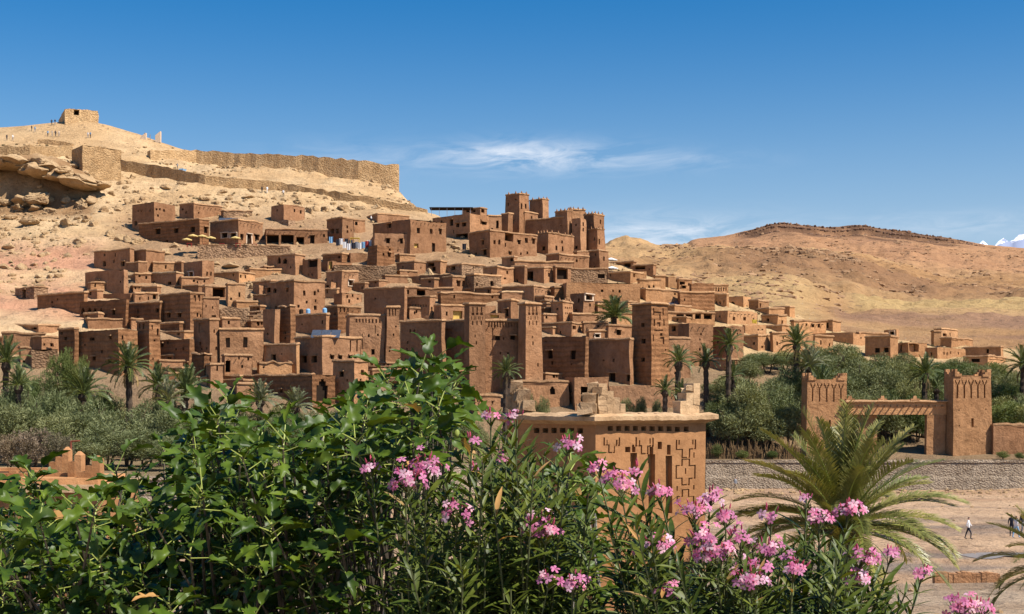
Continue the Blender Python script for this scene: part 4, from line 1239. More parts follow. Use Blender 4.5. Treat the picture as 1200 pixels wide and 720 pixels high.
# small plain houses in the gaps of the terraced village
VILL = [(100, 330), (112, 312), (200, 312), (245, 330), (300, 322), (325, 300), (400, 300), (470, 305), (560, 308), (640, 312), (700, 325), (860, 368), (930, 384), (1010, 398), (1010, 406), (880, 412), (800, 440), (560, 455), (300, 468), (130, 430), (60, 420), (70, 392), (98, 385)]
def inside(x, y, poly):
    c = False; j = len(poly) - 1
    for i in range(len(poly)):
        xi, yi = poly[i]; xj, yj = poly[j]
        if (yi > y) != (yj > y) and x < (xj - xi) * (y - yi) / (yj - yi) + xi:
            c = not c
        j = i
    return c
def sees_ground(px, py):
    dv = Vector(((px - CX) / F, 1.0, (HY - py) / F)).normalized()
    ok, loc, nrm, idx, ob, mt = scene.ray_cast(bpy.context.evaluated_depsgraph_get(), Vector((0, 0, CZ)), dv)
    return ok and ob.name == 'terrain'
nf = 0
for py in range(306, 470, 6):
    bpy.context.view_layer.update()
    cand = []
    px = 60
    while px < 1010:
        if inside(px, py, VILL) and sees_ground(px, py) and sees_ground(px + 8, py) :
            w = 8
            while w < 64 and sees_ground(px + w + 6, py):
                w += 6
            cand.append((px, w))
            px += w + 4
        px += 5
    for (px, w) in cand:
        w = max(16, min(w + 8, 70))
        hgt = rng.uniform(9, 15)
        if rng.random() < .5:
            xl, xc, xr, aa = px - 2, px + w * rng.uniform(.55, .8), px + w, 34
        else:
            xl, xc, xr, aa = px - 2, px + rng.uniform(1, 4), px + w, 66
        wn_ = []
        for q in range(rng.randint(0, 3)):
            wx = rng.uniform(xl + 3, xr - 3)
            wn_.append((wx, py - hgt * rng.uniform(.35, .6), rng.uniform(1.6, 3), rng.uniform(2.5, 4.5)))
        nw_ = ['blank', 'one windowed', 'two windowed', 'three windowed'][len(wn_)]
        flab = 'small %s mud house filling a gap beside the %s' % (nw_, near_label((xl + xr) / 2, py, 6))
        house(xl, xc, xr, py + 3 - hgt, py + 3, wn_, flab, a=aa, capj=.5, mat=rng.choice([SM, SM, CO, OC] if px < 780 else [OC, SM]),
              group='small plain houses between the larger ones', ragged=rng.choice([0, 0, .2]))
        nf += 1
print('FILL', nf)

# ---------------------------------------------------------------- hilltop, ramparts, river wall, gate
def pwall(name, pts, label, mat='rampart_stone', thick=1.2, seg=1.6, rag=0.5, ds=None, cat='wall', group=None):
    """Wall along (column, top row, foot row) marks standing on the slope."""
    P = []
    for i, (x, yt, yb) in enumerate(pts):
        d = hit(x, yb) if ds is None else ds[i]
        f = at(x, yb, d)
        P.append((f, CZ + (HY - yt) / F * d))
    line = []
    for i in range(len(P) - 1):
        (a, za), (b, zb_) = P[i], P[i + 1]
        n = max(1, int((b - a).length / seg))
        for k in range(n + (1 if i == len(P) - 2 else 0)):
            f = k / n
            line.append((a.lerp(b, f), za + (zb_ - za) * f))
    loc = P[0][0].copy()
    vs = []; fs = []
    for i, (p, zt) in enumerate(line):
        q = line[min(i + 1, len(line) - 1)][0] - line[max(i - 1, 0)][0]
        nrm = Vector((q.y, -q.x, 0)).normalized()
        zt2 = zt + rng.uniform(-rag, rag) * .7
        zl = min(g1(p.x, p.y), p.z) - 1.2
        j = rng.uniform(-.1, .1)
        for o, z in ((0.25 + j, zl), (0.08 + j * 2, (zl + zt2) / 2), (0.0 + j, zt2), (-thick, zt2 + rng.uniform(-.1, .1)), (-thick - .2, zl - 1)):
            vs.append((p.x + nrm.x * o - loc.x, p.y + nrm.y * o - loc.y, z - loc.z))
    N = len(line)
    for i in range(N - 1):
        for k in range(4):
            fs.append((i * 5 + k, (i + 1) * 5 + k, (i + 1) * 5 + k + 1, i * 5 + k + 1))
    fs.append((0, 1, 2, 3, 4)); fs.append(tuple((N - 1) * 5 + k for k in (4, 3, 2, 1, 0)))
    o = mk_obj(name, vs, fs, MAT[mat], loc=loc)
    tag(o, label, cat, group)
    return o
ST = 'rampart_stone'
pwall('rampart_wall', [(-40, 170, 181), (0, 171, 181.5), (35, 171, 182), (70, 172, 183), (85, 172, 184)], 'upper stone rampart on the bare hilltop beside the square bastion')
pwall('rampart_wall', [(176, 176, 187), (230, 176.5, 191), (300, 180, 195), (360, 183, 200), (420, 188, 209), (452, 193, 214), (467, 194, 219)], 'long stone rampart descending the ridge and ending above the village', thick=2.0)
pwall('rampart_wall', [(141, 187, 201), (170, 191, 206), (240, 205.5, 216), (330, 215, 224), (420, 229, 236), (500, 245, 250)], 'brown lower path wall crossing the slope below the long rampart')
pwall('rampart_wall', [(44, 163, 169), (62, 165, 170), (84, 168, 173)], 'short broken stone wall above the square bastion')
house(84, 97, 142, 170.5, 201, [], 'square stone bastion standing out from the hilltop rampart', mat=ST, a=56, cat='bastion', name='stone_bastion', ragged=.3, caps=False, wob=.3)
r, _ = house(69, 76, 115, 126.5, 145, [(89.5, 131.5, 6, 6, 'o')], 'ruined square fort with a doorway on the hill summit', mat=ST, a=66, cat='fort', name='hilltop_fort', ragged=.35, caps=False, wob=.3, d=399)
for k, (x0, y0, x1, y1) in enumerate(((165, 162, 171, 158), (182, 161, 188, 156))):
    d = 396.0
    mb = MB(); a_ = at(x0, y0, d); b_ = at(x1, y1, d)
    loc = a_.copy()
    mb.add([tuple(v) for v in ((0, 0, -1.5), (b_.x - a_.x, 0, -1.5), (b_.x - a_.x, 0, b_.z - a_.z + .5), (0, 0, .5), (0, 1, -1.5), (b_.x - a_.x, 1, -1.5), (b_.x - a_.x, 1, b_.z - a_.z + .5), (0, 1, .5))],
           [(0, 1, 2, 3), (5, 4, 7, 6), (4, 0, 3, 7), (1, 5, 6, 2), (3, 2, 6, 7), (4, 5, 1, 0)])
    tag(mb.build('stair_parapet', MAT['pale_frame'], loc=loc, wob=.1), 'pale plastered stair parapet beside people on the summit slope', 'parapet', 'stair parapets on the summit slope')

# river wall
mb = MB()
xsr = np.arange(-150, 200, 2.2)
vs = []; fs = []
for i, x in enumerate(xsr):
    j = [rng.uniform(-.12, .12) for _ in range(4)]
    EG = float(edge_at(x))
    for (y, z) in ((EG - 1.9 + j[0], -1.6), (EG - 1.5 + j[1], 0.6), (EG - 1.35 + j[1], 0.9), (EG - 1.15 + j[2], 2.45), (EG - 1.25 + j[2], 2.50), (EG - 1.2, 2.82 + j[3] * .4), (EG - 0.2, 2.8 + j[3] * .4), (EG + .6, 2.0)):
        vs.append((x, y, z))
for i in range(len(xsr) - 1):
    for k in range(7):
        fs.append((i * 8 + k, (i + 1) * 8 + k, (i + 1) * 8 + k + 1, i * 8 + k + 1))
tag(mk_obj('river_wall', vs, fs, MAT['embankment_stone']), 'grey stone embankment wall along the dry river bed', 'wall')

# gateway: two towers, lintel and piers
gate = empty('adobe_gateway', at(1050, 541, 180.0), 'adobe gateway with two decorated towers above the river wall', 'gateway')
def adopt(o, nm=None):
    o.parent = gate
    o.location = Vector(o.location) - Vector(gate.location)
    for k in ('label', 'category', 'group'):
        if k in o:
            del o[k]
    return o
def motif(xs_, y0, y1):
    out = []
    for x in xs_:
        out += [(x, (y0 + y1) / 2 + 2, 1.9, y1 - y0 - 4, 'n'), (x - 1.5, y0 + 3.2, 1.3, 3.2, 'n'), (x + 1.5, y0 + 3.2, 1.3, 3.2, 'n'), (x - 2.5, y0 + 1, 1.2, 3, 'n'), (x + 2.5, y0 + 1, 1.2, 3, 'n')]
    return out
gk = dict(cat='tower', d=180.0, wob=.07, caps=False, mat='mud_ochre', zb=1.9)
tL, gL = house(939, 945.5, 993, 445, 541, motif([952, 960.5, 969, 977.5, 986], 450, 471) + [(972.5, 497.5, 2.4, 10)], '', a=80, taper=.035, name='gate_tower', **gk)
tR, gR = house(1106, 1117, 1162, 440.5, 541, motif([1122, 1130, 1138, 1146, 1154], 446, 467) + [(1139.5, 495.5, 2.6, 10), (1124, 481, 1.5, 1.5), (1155, 480, 1.2, 2), (1124, 499, 1.5, 1.5)], '', a=74, taper=.05, name='gate_tower', **gk)
for rt, g in ((tL, gL), (tR, gR)):
    C, eL, eR, t_, s_, zb_, zt_, P = g
    ctr = (P[0] + P[2]) / 2
    for i, p in enumerate(P):
        for k, (w, h) in enumerate(((1.0, .25), (.65, .5), (.34, .85))):
            q = ctr + (p - ctr) * 0.93
            e1 = (P[(i + 1) % 4] - p).normalized(); e2 = (P[i - 1] - p).normalized()
            m = MB()
            c = Vector((q.x, q.y, 0)) + (e1 + e2) * (0.02) + e1 * (w / 2)
            m.box((c.x, c.y, zt_ + h / 2 - .05), (w, .38, h + .1), rz=math.atan2(e1.y, e1.x))
            c = Vector((q.x, q.y, 0)) + e2 * (w / 2 + .2)
            m.box((c.x, c.y, zt_ + h / 2 - .06), (w - .012, .37, h + .08), rz=math.atan2(e2.y, e2.x))
            m.v = [tuple(Vector(v) - Vector(rt.location)) for v in m.v]
            m.build('merlon', MAT['mud_ochre'], rt, wob=.06)
    adopt(rt)
for nm, args in (('pier', (991, 993, 1028, 486.5, 541)), ('pier', (1084, 1086, 1108, 486.5, 541))):
    o, _ = house(*args, [], '', a=84, name=nm, cat='x', d=181.0, caps=False, mat='mud_ochre', zb=1.9, wob=.06)
    for ch in list(o.children):
        ch.location = Vector(o.location) - Vector(gate.location)
        ch.parent = gate
        ch.name = 'pier'
    bpy.data.objects.remove(o)
o, g = house(992, 994, 1109, 471, 486.3, [], '', a=84, name='lintel_wall', cat='x', d=180.4, mat='mud_ochre', zb=zpix(486.3, 180.4), wob=.06, capo=.3, caph=.2)
adopt(o)
C, eL, eR, t_, s_, zb_, zt_, P = g
for k in range(15):
    p = C + eR * (s_ * (k + .6) / 15.4)
    m = MB(); m.box((p.x + .05, p.y - .18, zt_ - .55), (.13, .6, .13), rz=0)
    m.v = [tuple(Vector(v) - Vector(gate.location)) for v in m.v]
    m.build('beam_end', MAT['old_wood'], gate)
for px in (996, 1034, 1072):
    p = at(px, 470, 181.0)
    m = MB(); m.box((p.x, p.y, zt_ + .25), (1.1, .4, .3)); m.box((p.x, p.y, zt_ + .55), (.55, .38, .4), taper=.4)
    m.v = [tuple(Vector(v) - Vector(gate.location)) for v in m.v]
    m.build('merlon', MAT['mud_ochre'], gate)
house(1160, 1163, 1262, 498, 541, [], 'red mud wall continuing beside the gateway', a=80, mat='mud_smooth', cat='wall', name='garden_wall', d=181, zb=1.9, ragged=.2, capo=.05)

# dry reed fence along the top of the river wall
for k in range(12):
    x0 = 832 + k * 9.2
    p = at(x0, 538, 178.0)
    p.z = g1(p.x, p.y)
    m = MB()
    for q in range(46):
        x = rng.uniform(-.55, .55); y = rng.uniform(-.3, .3); h = rng.uniform(1.0, 2.4) * (1.1 - abs(x))
        m.tube([(x, y, -.1), (x + rng.uniform(-.15, .15), y + rng.uniform(-.15, .15), h * .6), (x + rng.uniform(-.35, .35), y + rng.uniform(-.3, .3), h)], [.06, .05, .02], 3, cap=False)
    tag(m.build('dry_shrub', MAT['dry_reed'], loc=p), 'dry brown reed clump along the top of the river wall', 'shrub', 'dry reed clumps on the river wall')

# ---------------------------------------------------------------- near orange tower
def crossg(cx, cy, hw, hh, part='all'):
    g = 1.7
    k1, k2 = hw * .38, hh * .5
    o = []
    def hseg(x0, x1, y): o.append(((x0 + x1) / 2, y, abs(x1 - x0) + g, g, 'g'))
    def vseg(x, y0, y1): o.append((x, (y0 + y1) / 2, g, abs(y1 - y0) + g, 'g'))
    for sg in ((-1, 1) if part == 'all' else ((1,) if part == 'down' else (-1,))):
        hseg(cx - k1, cx + k1, cy + sg * hh)
        for sx in (-1, 1):
            vseg(cx + sx * k1, cy + sg * hh, cy + sg * k2)
            hseg(cx + sx * k1, cx + sx * hw, cy + sg * k2)
            vseg(cx + sx * hw, cy + sg * k2, cy)
    if part != 'all':
        pass
    return o
pw = []
pw += [(714 + 10.0 * k, 502.5, 6.2, 5.5, 'h') for k in range(10)]
pw += [(628 + 10.2 * k, 505, 6.6, 6, 'h') for k in range(6)]
pw += crossg(804, 553, 11, 15) + crossg(804, 516, 11, 20, 'down') + crossg(804, 590, 10, 16, 'up')
pw += crossg(755, 514, 10, 18, 'down') + crossg(716, 514, 9, 17, 'down')
pw += [(742, 562, 8, 62, 'h'), (742, 526, 4, 9, 'h'), (763, 564, 9, 62, 'h'), (763, 527, 4.5, 11, 'h'), (784, 568, 8, 68, 'h'), (784, 527, 4.5, 12, 'h')]
pw += [(710.5, 519, 1.5, 6, 'g'), (722, 519, 1.5, 6, 'g'), (749, 519, 1.5, 6, 'g'), (761.5, 517, 1.5, 6, 'g'), (796, 518, 1.5, 6, 'g'), (812, 518, 1.5, 6, 'g'), (804, 552, 1.5, 7, 'g'), (794, 572, 1.5, 6, 'g'), (814, 571, 1.5, 6, 'g'), (813.5, 533, 1.5, 6, 'g'), (773, 522, 5, 9, 'h'), (735, 527, 6, 7, 'h')]
nt, g = house(594, 697, 827, 491, 640, pw, 'orange mud tower with stepped incised crosses behind the oleander flowers', a=52, mat='mud_orange', cap='cap_straw', cat='tower', name='mud_tower', d=37.0,
              wob=.03, wstep=.6, capo=.25, caph=.13, capseg=.16, zb=3.2, capj=.32)
C, eL, eR, t_, s_, zb_, zt_, P = g
roofz = zt_ + .2
def lump(m, c, s, seed):
    r_ = random.Random(seed)
    vs = []
    for (x, y, z) in ((-1, -1, -1), (1, -1, -1), (1, 1, -1), (-1, 1, -1), (-1, -1, 1), (1, -1, 1), (1, 1, 1), (-1, 1, 1)):
        vs.append((c[0] + x * s[0] / 2 * r_.uniform(.6, 1.1), c[1] + y * s[1] / 2 * r_.uniform(.6, 1.1), c[2] + z * s[2] / 2 * r_.uniform(.7, 1.1)))
    m.add(vs, [(0, 3, 2, 1), (4, 5, 6, 7), (0, 1, 5, 4), (1, 2, 6, 5), (2, 3, 7, 6), (3, 0, 4, 7)])
def merlon(base, e, steps, crumble, seed):
    m = MB(); ang = math.atan2(e.y, e.x)
    for k, (a0, a1, h) in enumerate(steps):
        c = base + e * ((a0 + a1) / 2)
        nb = max(1, round(h / .13))
        for q in range(nb):
            m.box((c.x + rng.uniform(-.008, .008), c.y + rng.uniform(-.008, .008), roofz - .12 + (h + .12) * (q + .5) / nb), (a1 - a0 - .004 * k, .34 + .006 * q, (h + .12) / nb + .004), rz=ang)
    for (a0, z, sz) in crumble:
        c = base + e * a0
        for q in range(4):
            lump(m, (c.x + rng.uniform(-.08, .08), c.y + rng.uniform(-.08, .08), roofz + z + rng.uniform(-.05, .05)), (sz, sz * .9, sz * .8), seed * 31 + q)
    m.v = [tuple(Vector(v) - Vector(nt.location)) for v in m.v]
    o = m.build('merlon', MAT['cap_straw'], nt, wob=.08, ws=4)
b0 = C + (eR + eL) * .12
merlon(b0, eR, [(-.02, .26, .72), (.26, .50, .54), (.50, .72, .35), (.72, .92, .17)], [(-.3, .08, .42), (-.18, .32, .38), (.0, .6, .28)], 3)
merlon(C + eR * (s_ - 1.0) + eL * .12, eR, [(.0, .22, .24), (.22, .46, .50), (.46, .72, .76)], [(.4, .6, .2)], 5)
merlon(C + eL * (t_ - .55) + eR * .12, eL, [(.0, .4, .65)], [(-.15, .1, .45), (.0, .4, .42), (.2, .65, .36), (.4, .25, .45)], 8)

# ---------------------------------------------------------------- stepped parapet building on the near bank, left
kb = empty('parapet_house', at(40, 640, 40.0), 'orange mud house roof with stepped pointed merlons beside the rusty pole', 'house')
def pbox(nm, x0, x1, y0, y1, d, dep, peak=False, mat='mud_orange'):
    a_, b_ = at(x0, y1, d), at(x1, y0, d)
    m = MB()
    m.box(((a_.x + b_.x) / 2, d + dep / 2, (a_.z + b_.z) / 2), (b_.x - a_.x, dep, b_.z - a_.z), taper=.03 if not peak else .05)
    if peak:
        m.box(((a_.x + b_.x) / 2, d + dep / 2, b_.z + .05), (b_.x - a_.x - .01, dep - .01, .11), taper=.75)
    m.v = [tuple(Vector(v) - Vector(kb.location)) for v in m.v]
    return m.build(nm, MAT[mat], kb, wob=.02, ws=5)
pbox('wall', -70, 122, 577, 700, 40.0, 4.0)
pbox('roof_edge', -72, 124, 570, 577.3, 39.9, 4.2, mat='cap_straw')
pbox('wall', -70, 116, 561, 570.3, 40.6, 3.0)
pbox('rail', -70, 92, 554.5, 559, 41.6, .3)
pbox('rail', -70, 72, 548.5, 552.5, 42.6, .3)
for x in (-20, 10, 36, 60):
    pbox('post', x, x + 9, 552, 561.5, 41.7, .2)
for (x0, x1, y0, y1, d, pk) in ((57, 65, 541.5, 555, 42.0, 0), (64.8, 73, 535.5, 555.2, 42.01, 0), (72.6, 80, 528.5, 555.1, 42.02, 1), (79, 87.2, 541, 561.3, 41.4, 0), (87, 95, 533.5, 561.2, 41.41, 1),
                            (90, 99.5, 553, 566, 40.9, 0), (99.3, 107.5, 546, 566.2, 40.91, 0), (107.3, 117, 538.5, 566.1, 40.92, 1)):
    pbox('merlon', x0, x1, y0, y1, d, .42, bool(pk))
m = MB(); a_ = at(83, 558, 43.0); tp = at(83, 517.5, 43.0)
m.tube([(0, 0, -.35), (0, 0, tp.z - a_.z)], .035, 6); m.tube([(0, 0, tp.z - a_.z), (.27, 0, tp.z - a_.z + .02)], .03, 6)
tag(m.build('metal_pole', MAT['rust'], loc=a_), 'rusty bent metal pole standing behind the stepped merlons', 'pole')

# low red wall by the river, water
m = MB(); a_ = at(1096, 679, 60.0); b_ = at(1172, 671, 60.0)
L = b_.x - a_.x
for k in range(14):
    hh_ = (b_.z - a_.z) * (.9 + .12 * math.sin(k * 1.3)) + .3
    m.box((L * (k + .5) / 14, .2 + .02 * math.sin(k), hh_ / 2 - .3), (L / 14 + .002 * (k % 2), .4, hh_))
tag(m.build('low_wall', MAT['mud_smooth'], loc=a_, wob=.04), 'low red mud wall at the edge of the near river bank', 'wall')
wz = float(np.mean(ground(np.linspace(30, 38, 20), np.full(20, 103.0)))) - .09
pts = []
wc = at(1160, 638, 100.0)
for k in range(40):
    an = 2 * math.pi * k / 40
    rr = 1.2 + .3 * math.sin(3 * an + 1) + .25 * math.sin(5 * an) + .15 * math.sin(9 * an)
    pts.append((wc.x + 1 + math.cos(an) * 3.0 * rr, 103 + math.sin(an) * 3.2 * rr, wz))
wo_ = mk_obj('water', pts, [tuple(range(40))], MAT['water'])
wo_['kind'] = 'structure'

# ---------------------------------------------------------------- boulders, ledges, scrub
def rock_mesh(seed, sub=2, flat=1.0):
    bm = bmesh.new()
    bmesh.ops.create_icosphere(bm, subdivisions=sub, radius=1.0)
    r_ = random.Random(seed)
    planes = [(Vector((r_.uniform(-1, 1), r_.uniform(-1, 1), r_.uniform(-.6, 1))).normalized(), r_.uniform(.45, .8)) for _ in range(9)]
    for v in bm.verts:
        p = v.co.copy()
        for n_, d_ in planes:
            k = p.dot(n_)
            if k > d_:
                p -= n_ * (k - d_)
        v.co = p
    vs = np.array([v.co[:] for v in bm.verts]); 
    vs = vs + noise3(vs * 2.3 + seed * 7.7, seed) * .20 + noise3(vs * 6 + seed, seed) * .14 + noise3(vs * 13 + seed, seed) * .09
    for v, c in zip(bm.verts, vs):
        v.co = (c[0], c[1], c[2] * flat)
    me = bpy.data.meshes.new('boulder')
    bm.to_mesh(me); bm.free()
    me.materials.append(MAT['boulder'])
    return me
ROCKS = [rock_mesh(s, 4 if s < 3 else 3, .75) for s in range(7)]
def boulder(px, py, w, h, label=None, d=None, dep=None, group='boulders on the bare slope', name='boulder'):
    d = d or hit(px, py)
    p = at(px, py, d)
    o = bpy.data.objects.new(name, ROCKS[rng.randrange(len(ROCKS))])
    col.objects.link(o)
    sx = w / F * d / 1.7; sz = h / F * d / 1.2
    o.scale = (sx, dep or sx * rng.uniform(.7, 1.1), sz)
    o.rotation_euler = (rng.uniform(-.25, .25), rng.uniform(-.3, .3), rng.uniform(-.6, .6))
    o.location = (p.x, p.y + .2, p.z + sz * .25)
    tag(o, label or 'weathered tan boulder lying on the bare hillside', 'boulder', None if label else group)
    return o
for (x, y, w, h) in ((36, 262, 22, 9), (77, 264, 15, 11), (108, 265, 12, 13), (95, 285, 17, 9), (30, 281, 10, 6), (10, 291, 16, 8), (26, 316, 18, 10), (3, 278, 8, 8), (120, 248, 12, 9), (139, 247, 10, 10),
                     (143, 281, 16, 10), (158, 286, 16, 12), (127, 277, 12, 12), (60, 250, 14, 8), (20, 246, 20, 8), (41, 245, 18, 8), (112, 222, 12, 8), (141, 216, 12, 6), (155, 238, 8, 8), (195, 220, 16, 6),
                     (214, 216, 12, 5), (260, 226, 14, 5), (290, 232, 14, 5), (240, 235, 12, 4), (54, 192, 14, 8), (85, 196, 12, 6), (5, 314, 12, 8), (66, 272, 10, 9), (368, 247, 12, 9), (381, 248, 14, 8),
                     (400, 246, 16, 9), (415, 243, 12, 7), (423, 246, 12, 8), (363, 250, 10, 10), (440, 244, 12, 6), (350, 236, 9, 4),
                     (12, 256, 14, 8), (95, 240, 14, 10), (75, 238, 14, 9), (57, 236, 14, 8), (108, 234, 12, 9), (130, 229, 9, 7), (150, 285, 10, 14), (545, 297, 12, 6), (535, 292, 14, 6), (528, 288, 12, 5),
                     (478, 331, 14, 9), (470, 327, 9, 12), (498, 330, 9, 12), (504, 326, 11, 16), (253, 310, 12, 5), (270, 313, 22, 6), (292, 316, 18, 6), (296, 340, 8, 12), (293, 350, 8, 10), (195, 298, 14, 9), (204, 290, 12, 8)):
    boulder(x, y, w, h)
# overhanging ledge with the dark hollow under it
rl = random.Random(21)
for q in range(22):
    f = q / 21
    x = -30 + 140 * f + rl.uniform(-5, 5); y = np.interp(x, [-30, 20, 60, 115], [190, 194, 203, 219]) + rl.uniform(-5, 5)
    o = boulder(x, float(y), rl.uniform(18, 40), rl.uniform(7, 15), d=rl.uniform(333, 336.5), dep=rl.uniform(4, 7.5), name='rock_ledge')
    o['label'] = 'overhanging rock ledge above the dark hollow on the slope'; o['group'] = 'overhanging ledges above the dark hollow'; o['category'] = 'rock'
    o.rotation_euler = (rl.uniform(-.15, .15), rl.uniform(-.15, .2), rl.uniform(-.5, .5))
for q in range(16):
    x = rl.uniform(-20, 112); y = np.interp(x, [-30, 60, 115], [236, 236, 240]) + rl.uniform(-4, 7)
    o = boulder(x, float(y), rl.uniform(10, 24), rl.uniform(7, 13), d=rl.uniform(329, 333), name='fallen_rock')
    o['label'] = 'fallen rock lying in the mouth of the dark hollow'; o['group'] = 'fallen rocks in the hollow'; o['category'] = 'rock'
# small loose rock too many to count
def scatter_rocks(name, n, pick, smin, smax, label):
    bm = bmesh.new(); bmesh.ops.create_icosphere(bm, subdivisions=1, radius=1)
    base = np.array([v.co[:] for v in bm.verts]); fc = [tuple(v.index for v in f.verts) for f in bm.faces]; bm.free()
    V = []; Fc = []
    r_ = np.random.RandomState(5)
    k = 0
    for q in range(n):
        x, y = pick(r_)
        z = g1(x, y)
        s = smin + (smax - smin) * r_.rand() ** 3
        b = base * (0.7 + .5 * r_.rand(len(base), 1)) * np.array((s, s * (.6 + .6 * r_.rand()), s * (.45 + .4 * r_.rand())))
        an = r_.rand() * 6.28; ca, sa = math.cos(an), math.sin(an)
        bx = b[:, 0] * ca - b[:, 1] * sa + x; by = b[:, 0] * sa + b[:, 1] * ca + y
        V.append(np.stack([bx, by, b[:, 2] + z], 1)); Fc += [tuple(i + k for i in f) for f in fc]; k += len(base)
    o = mk_obj(name, np.concatenate(V), Fc, MAT['boulder'])
    o['kind'] = 'stuff'; o['label'] = label; o['category'] = 'rocks'
def pick_hill(r_):
    while True:
        px = r_.uniform(-60, 500); d = r_.uniform(255, 400)
        x = (px - CX) / F * d
        h = hill_smooth(np.array([x]), np.array([d]))[0]
        if (px < 110 or h > 55) and h < 80 and vnoise(x / 9, d / 9, 3) > .42:
            return x, d
scatter_rocks('loose_rocks', 1700, pick_hill, .18, 1.15, 'loose rocks strewn over the bare hillside')
def pick_vill(r_):
    d = r_.uniform(258, 335); return (r_.uniform(130, 580) - CX) / F * d, d
scatter_rocks('village_rocks', 900, pick_vill, .15, .9, 'rubble and small rocks between the upper village houses')
def pick_right(r_):
    d = r_.uniform(262, 312); return (r_.uniform(720, 1250) - CX) / F * d, d
scatter_rocks('ridge_rocks', 700, pick_right, .12, .6, 'small rocks on the ridge behind the houses')
def pick_bed(r_):
    return r_.uniform(-60, 75), r_.uniform(30, 171) if r_.rand() < .6 else r_.uniform(25, 75)
scatter_rocks('pebbles', 2600, pick_bed, .03, .22, 'pebbles and stones on the river bed and near bank')
def pick_foot(r_):
    return r_.uniform(12, 75), 172 - abs(r_.normal()) * 5
scatter_rocks('wall_foot_stones', 500, pick_foot, .08, .5, 'stones fallen along the foot of the river wall')
# dry scrub tufts
V = []; Fc = []; k = 0
r_ = np.random.RandomState(9)
for q in range(420):
    x, y = pick_hill(r_) if q < 260 else pick_right(r_)
    z = g1(x, y); s = r_.uniform(.25, .65)
    for j in range(26):
        a_ = r_.rand() * 6.28; e_ = r_.uniform(.2, 1.4); L = s * r_.uniform(.5, 1.1)
        c = np.array((x + r_.uniform(-s, s) * .5, y + r_.uniform(-s, s) * .5, z - .05))
        t_ = c + L * np.array((math.cos(a_) * math.cos(e_), math.sin(a_) * math.cos(e_), math.sin(e_)))
        w = np.array((-math.sin(a_), math.cos(a_), 0)) * .09
        V += [c - w, c + w, t_]; Fc.append((k, k + 1, k + 2)); k += 3
o = mk_obj('dry_scrub', V, Fc, MAT['scrub']); o['kind'] = 'stuff'; o['label'] = 'dry scrub tufts dotted over the slopes'; o['category'] = 'scrub'

# ---------------------------------------------------------------- trees of the grove
def crown_mesh(name, seed, n_cl, n_leaf, L, W, mat, shape=(1, 1, .8), up=0.3):
    r_ = np.random.RandomState(seed)
    V = []; Fc = []
    cl = []
    while len(cl) < n_cl:
        p = r_.uniform(-1, 1, 3)
        q = np.linalg.norm(p)
        if .25 < q < 1 and p[2] > -.75:
            cl.append((p * np.array(shape) * .72, r_.uniform(.15, .33)))
    k = 0
    for c, rad in cl:
        m = int(n_leaf * (rad / .3) ** 2)
        d = r_.normal(size=(m, 3)); d /= np.linalg.norm(d, axis=1)[:, None]
        rr = rad * r_.uniform(.35, 1.05, m) ** .6
        p = c + d * rr[:, None] * np.array((1, 1, .85))
        dirs = d + r_.normal(size=(m, 3)) * .7 + np.array((0, 0, up)); dirs /= np.linalg.norm(dirs, axis=1)[:, None]
        sd = np.cross(dirs, r_.normal(size=(m, 3))); sd /= np.linalg.norm(sd, axis=1)[:, None]
        ll = L * r_.uniform(.6, 1.3, m)[:, None]; ww = W * r_.uniform(.6, 1.2, m)[:, None]
        a = p - sd * ww * .5; b = p + sd * ww * .5; t = p + dirs * ll
        q = np.stack([a, b, t + sd * ww * .15, t - sd * ww * .15], 1).reshape(-1, 3)
        V.append(q)
        Fc += [(k + 4 * i, k + 4 * i + 1, k + 4 * i + 2, k + 4 * i + 3) for i in range(m)]
        k += 4 * m
    me = bpy.data.meshes.new(name)
    me.from_pydata(np.concatenate(V).tolist(), [], Fc)
    me.materials.append(MAT[mat])
    me.update()
    return me
def trunk_mesh(seed):
    m = MB(); r_ = random.Random(seed)
    for s in range(3):
        a = r_.uniform(0, 6.28)
        p = Vector((math.cos(a) * .06, math.sin(a) * .06, -.08)); pts = [p.copy()]
        for k in range(4):
            p = p + Vector((math.cos(a) * .10 + r_.uniform(-.05, .05), math.sin(a) * .10 + r_.uniform(-.05, .05), .26)); pts.append(p.copy())
        m.tube(pts, [.05, .04, .033, .024, .012], 5, cap=False)
        for k in (2, 3):
            q = pts[k] + Vector((r_.uniform(-.35, .35), r_.uniform(-.35, .35), r_.uniform(.12, .3)))
            m.tube([pts[k], (pts[k] + q) / 2 + Vector((0, 0, .03)), q], [.022, .016, .006], 4, cap=False)
    me = bpy.data.meshes.new('trunk')
    me.from_pydata(m.v, [], m.f); me.materials.append(MAT['bark_brown']); me.update()
    return me
TR = [trunk_mesh(s) for s in range(3)]
KINDS = {
    'olive': [crown_mesh('crown', 100 + s, 56, 190, .095, .026, 'olive_leaf', (1, 1, .85), .6) for s in range(4)],
    'green': [crown_mesh('crown', 200 + s, 56, 180, .090, .030, 'green_leaf', (1, 1, .95), .4) for s in range(3)],
    'pink': [crown_mesh('crown', 300 + s, 40, 190, .085, .032, 'tamarisk_pink', (1, 1, .8), .5) for s in range(1)],
}
for _p in ((945, 480, 'gate tower with arrow motifs'), (1138, 480, 'far gate tower'), (1050, 478, 'gateway lintel'), (1190, 510, 'red mud wall'), (880, 530, 'dry reed clumps'), (40, 545, 'stepped pointed merlons')):
    LAND.append(_p)
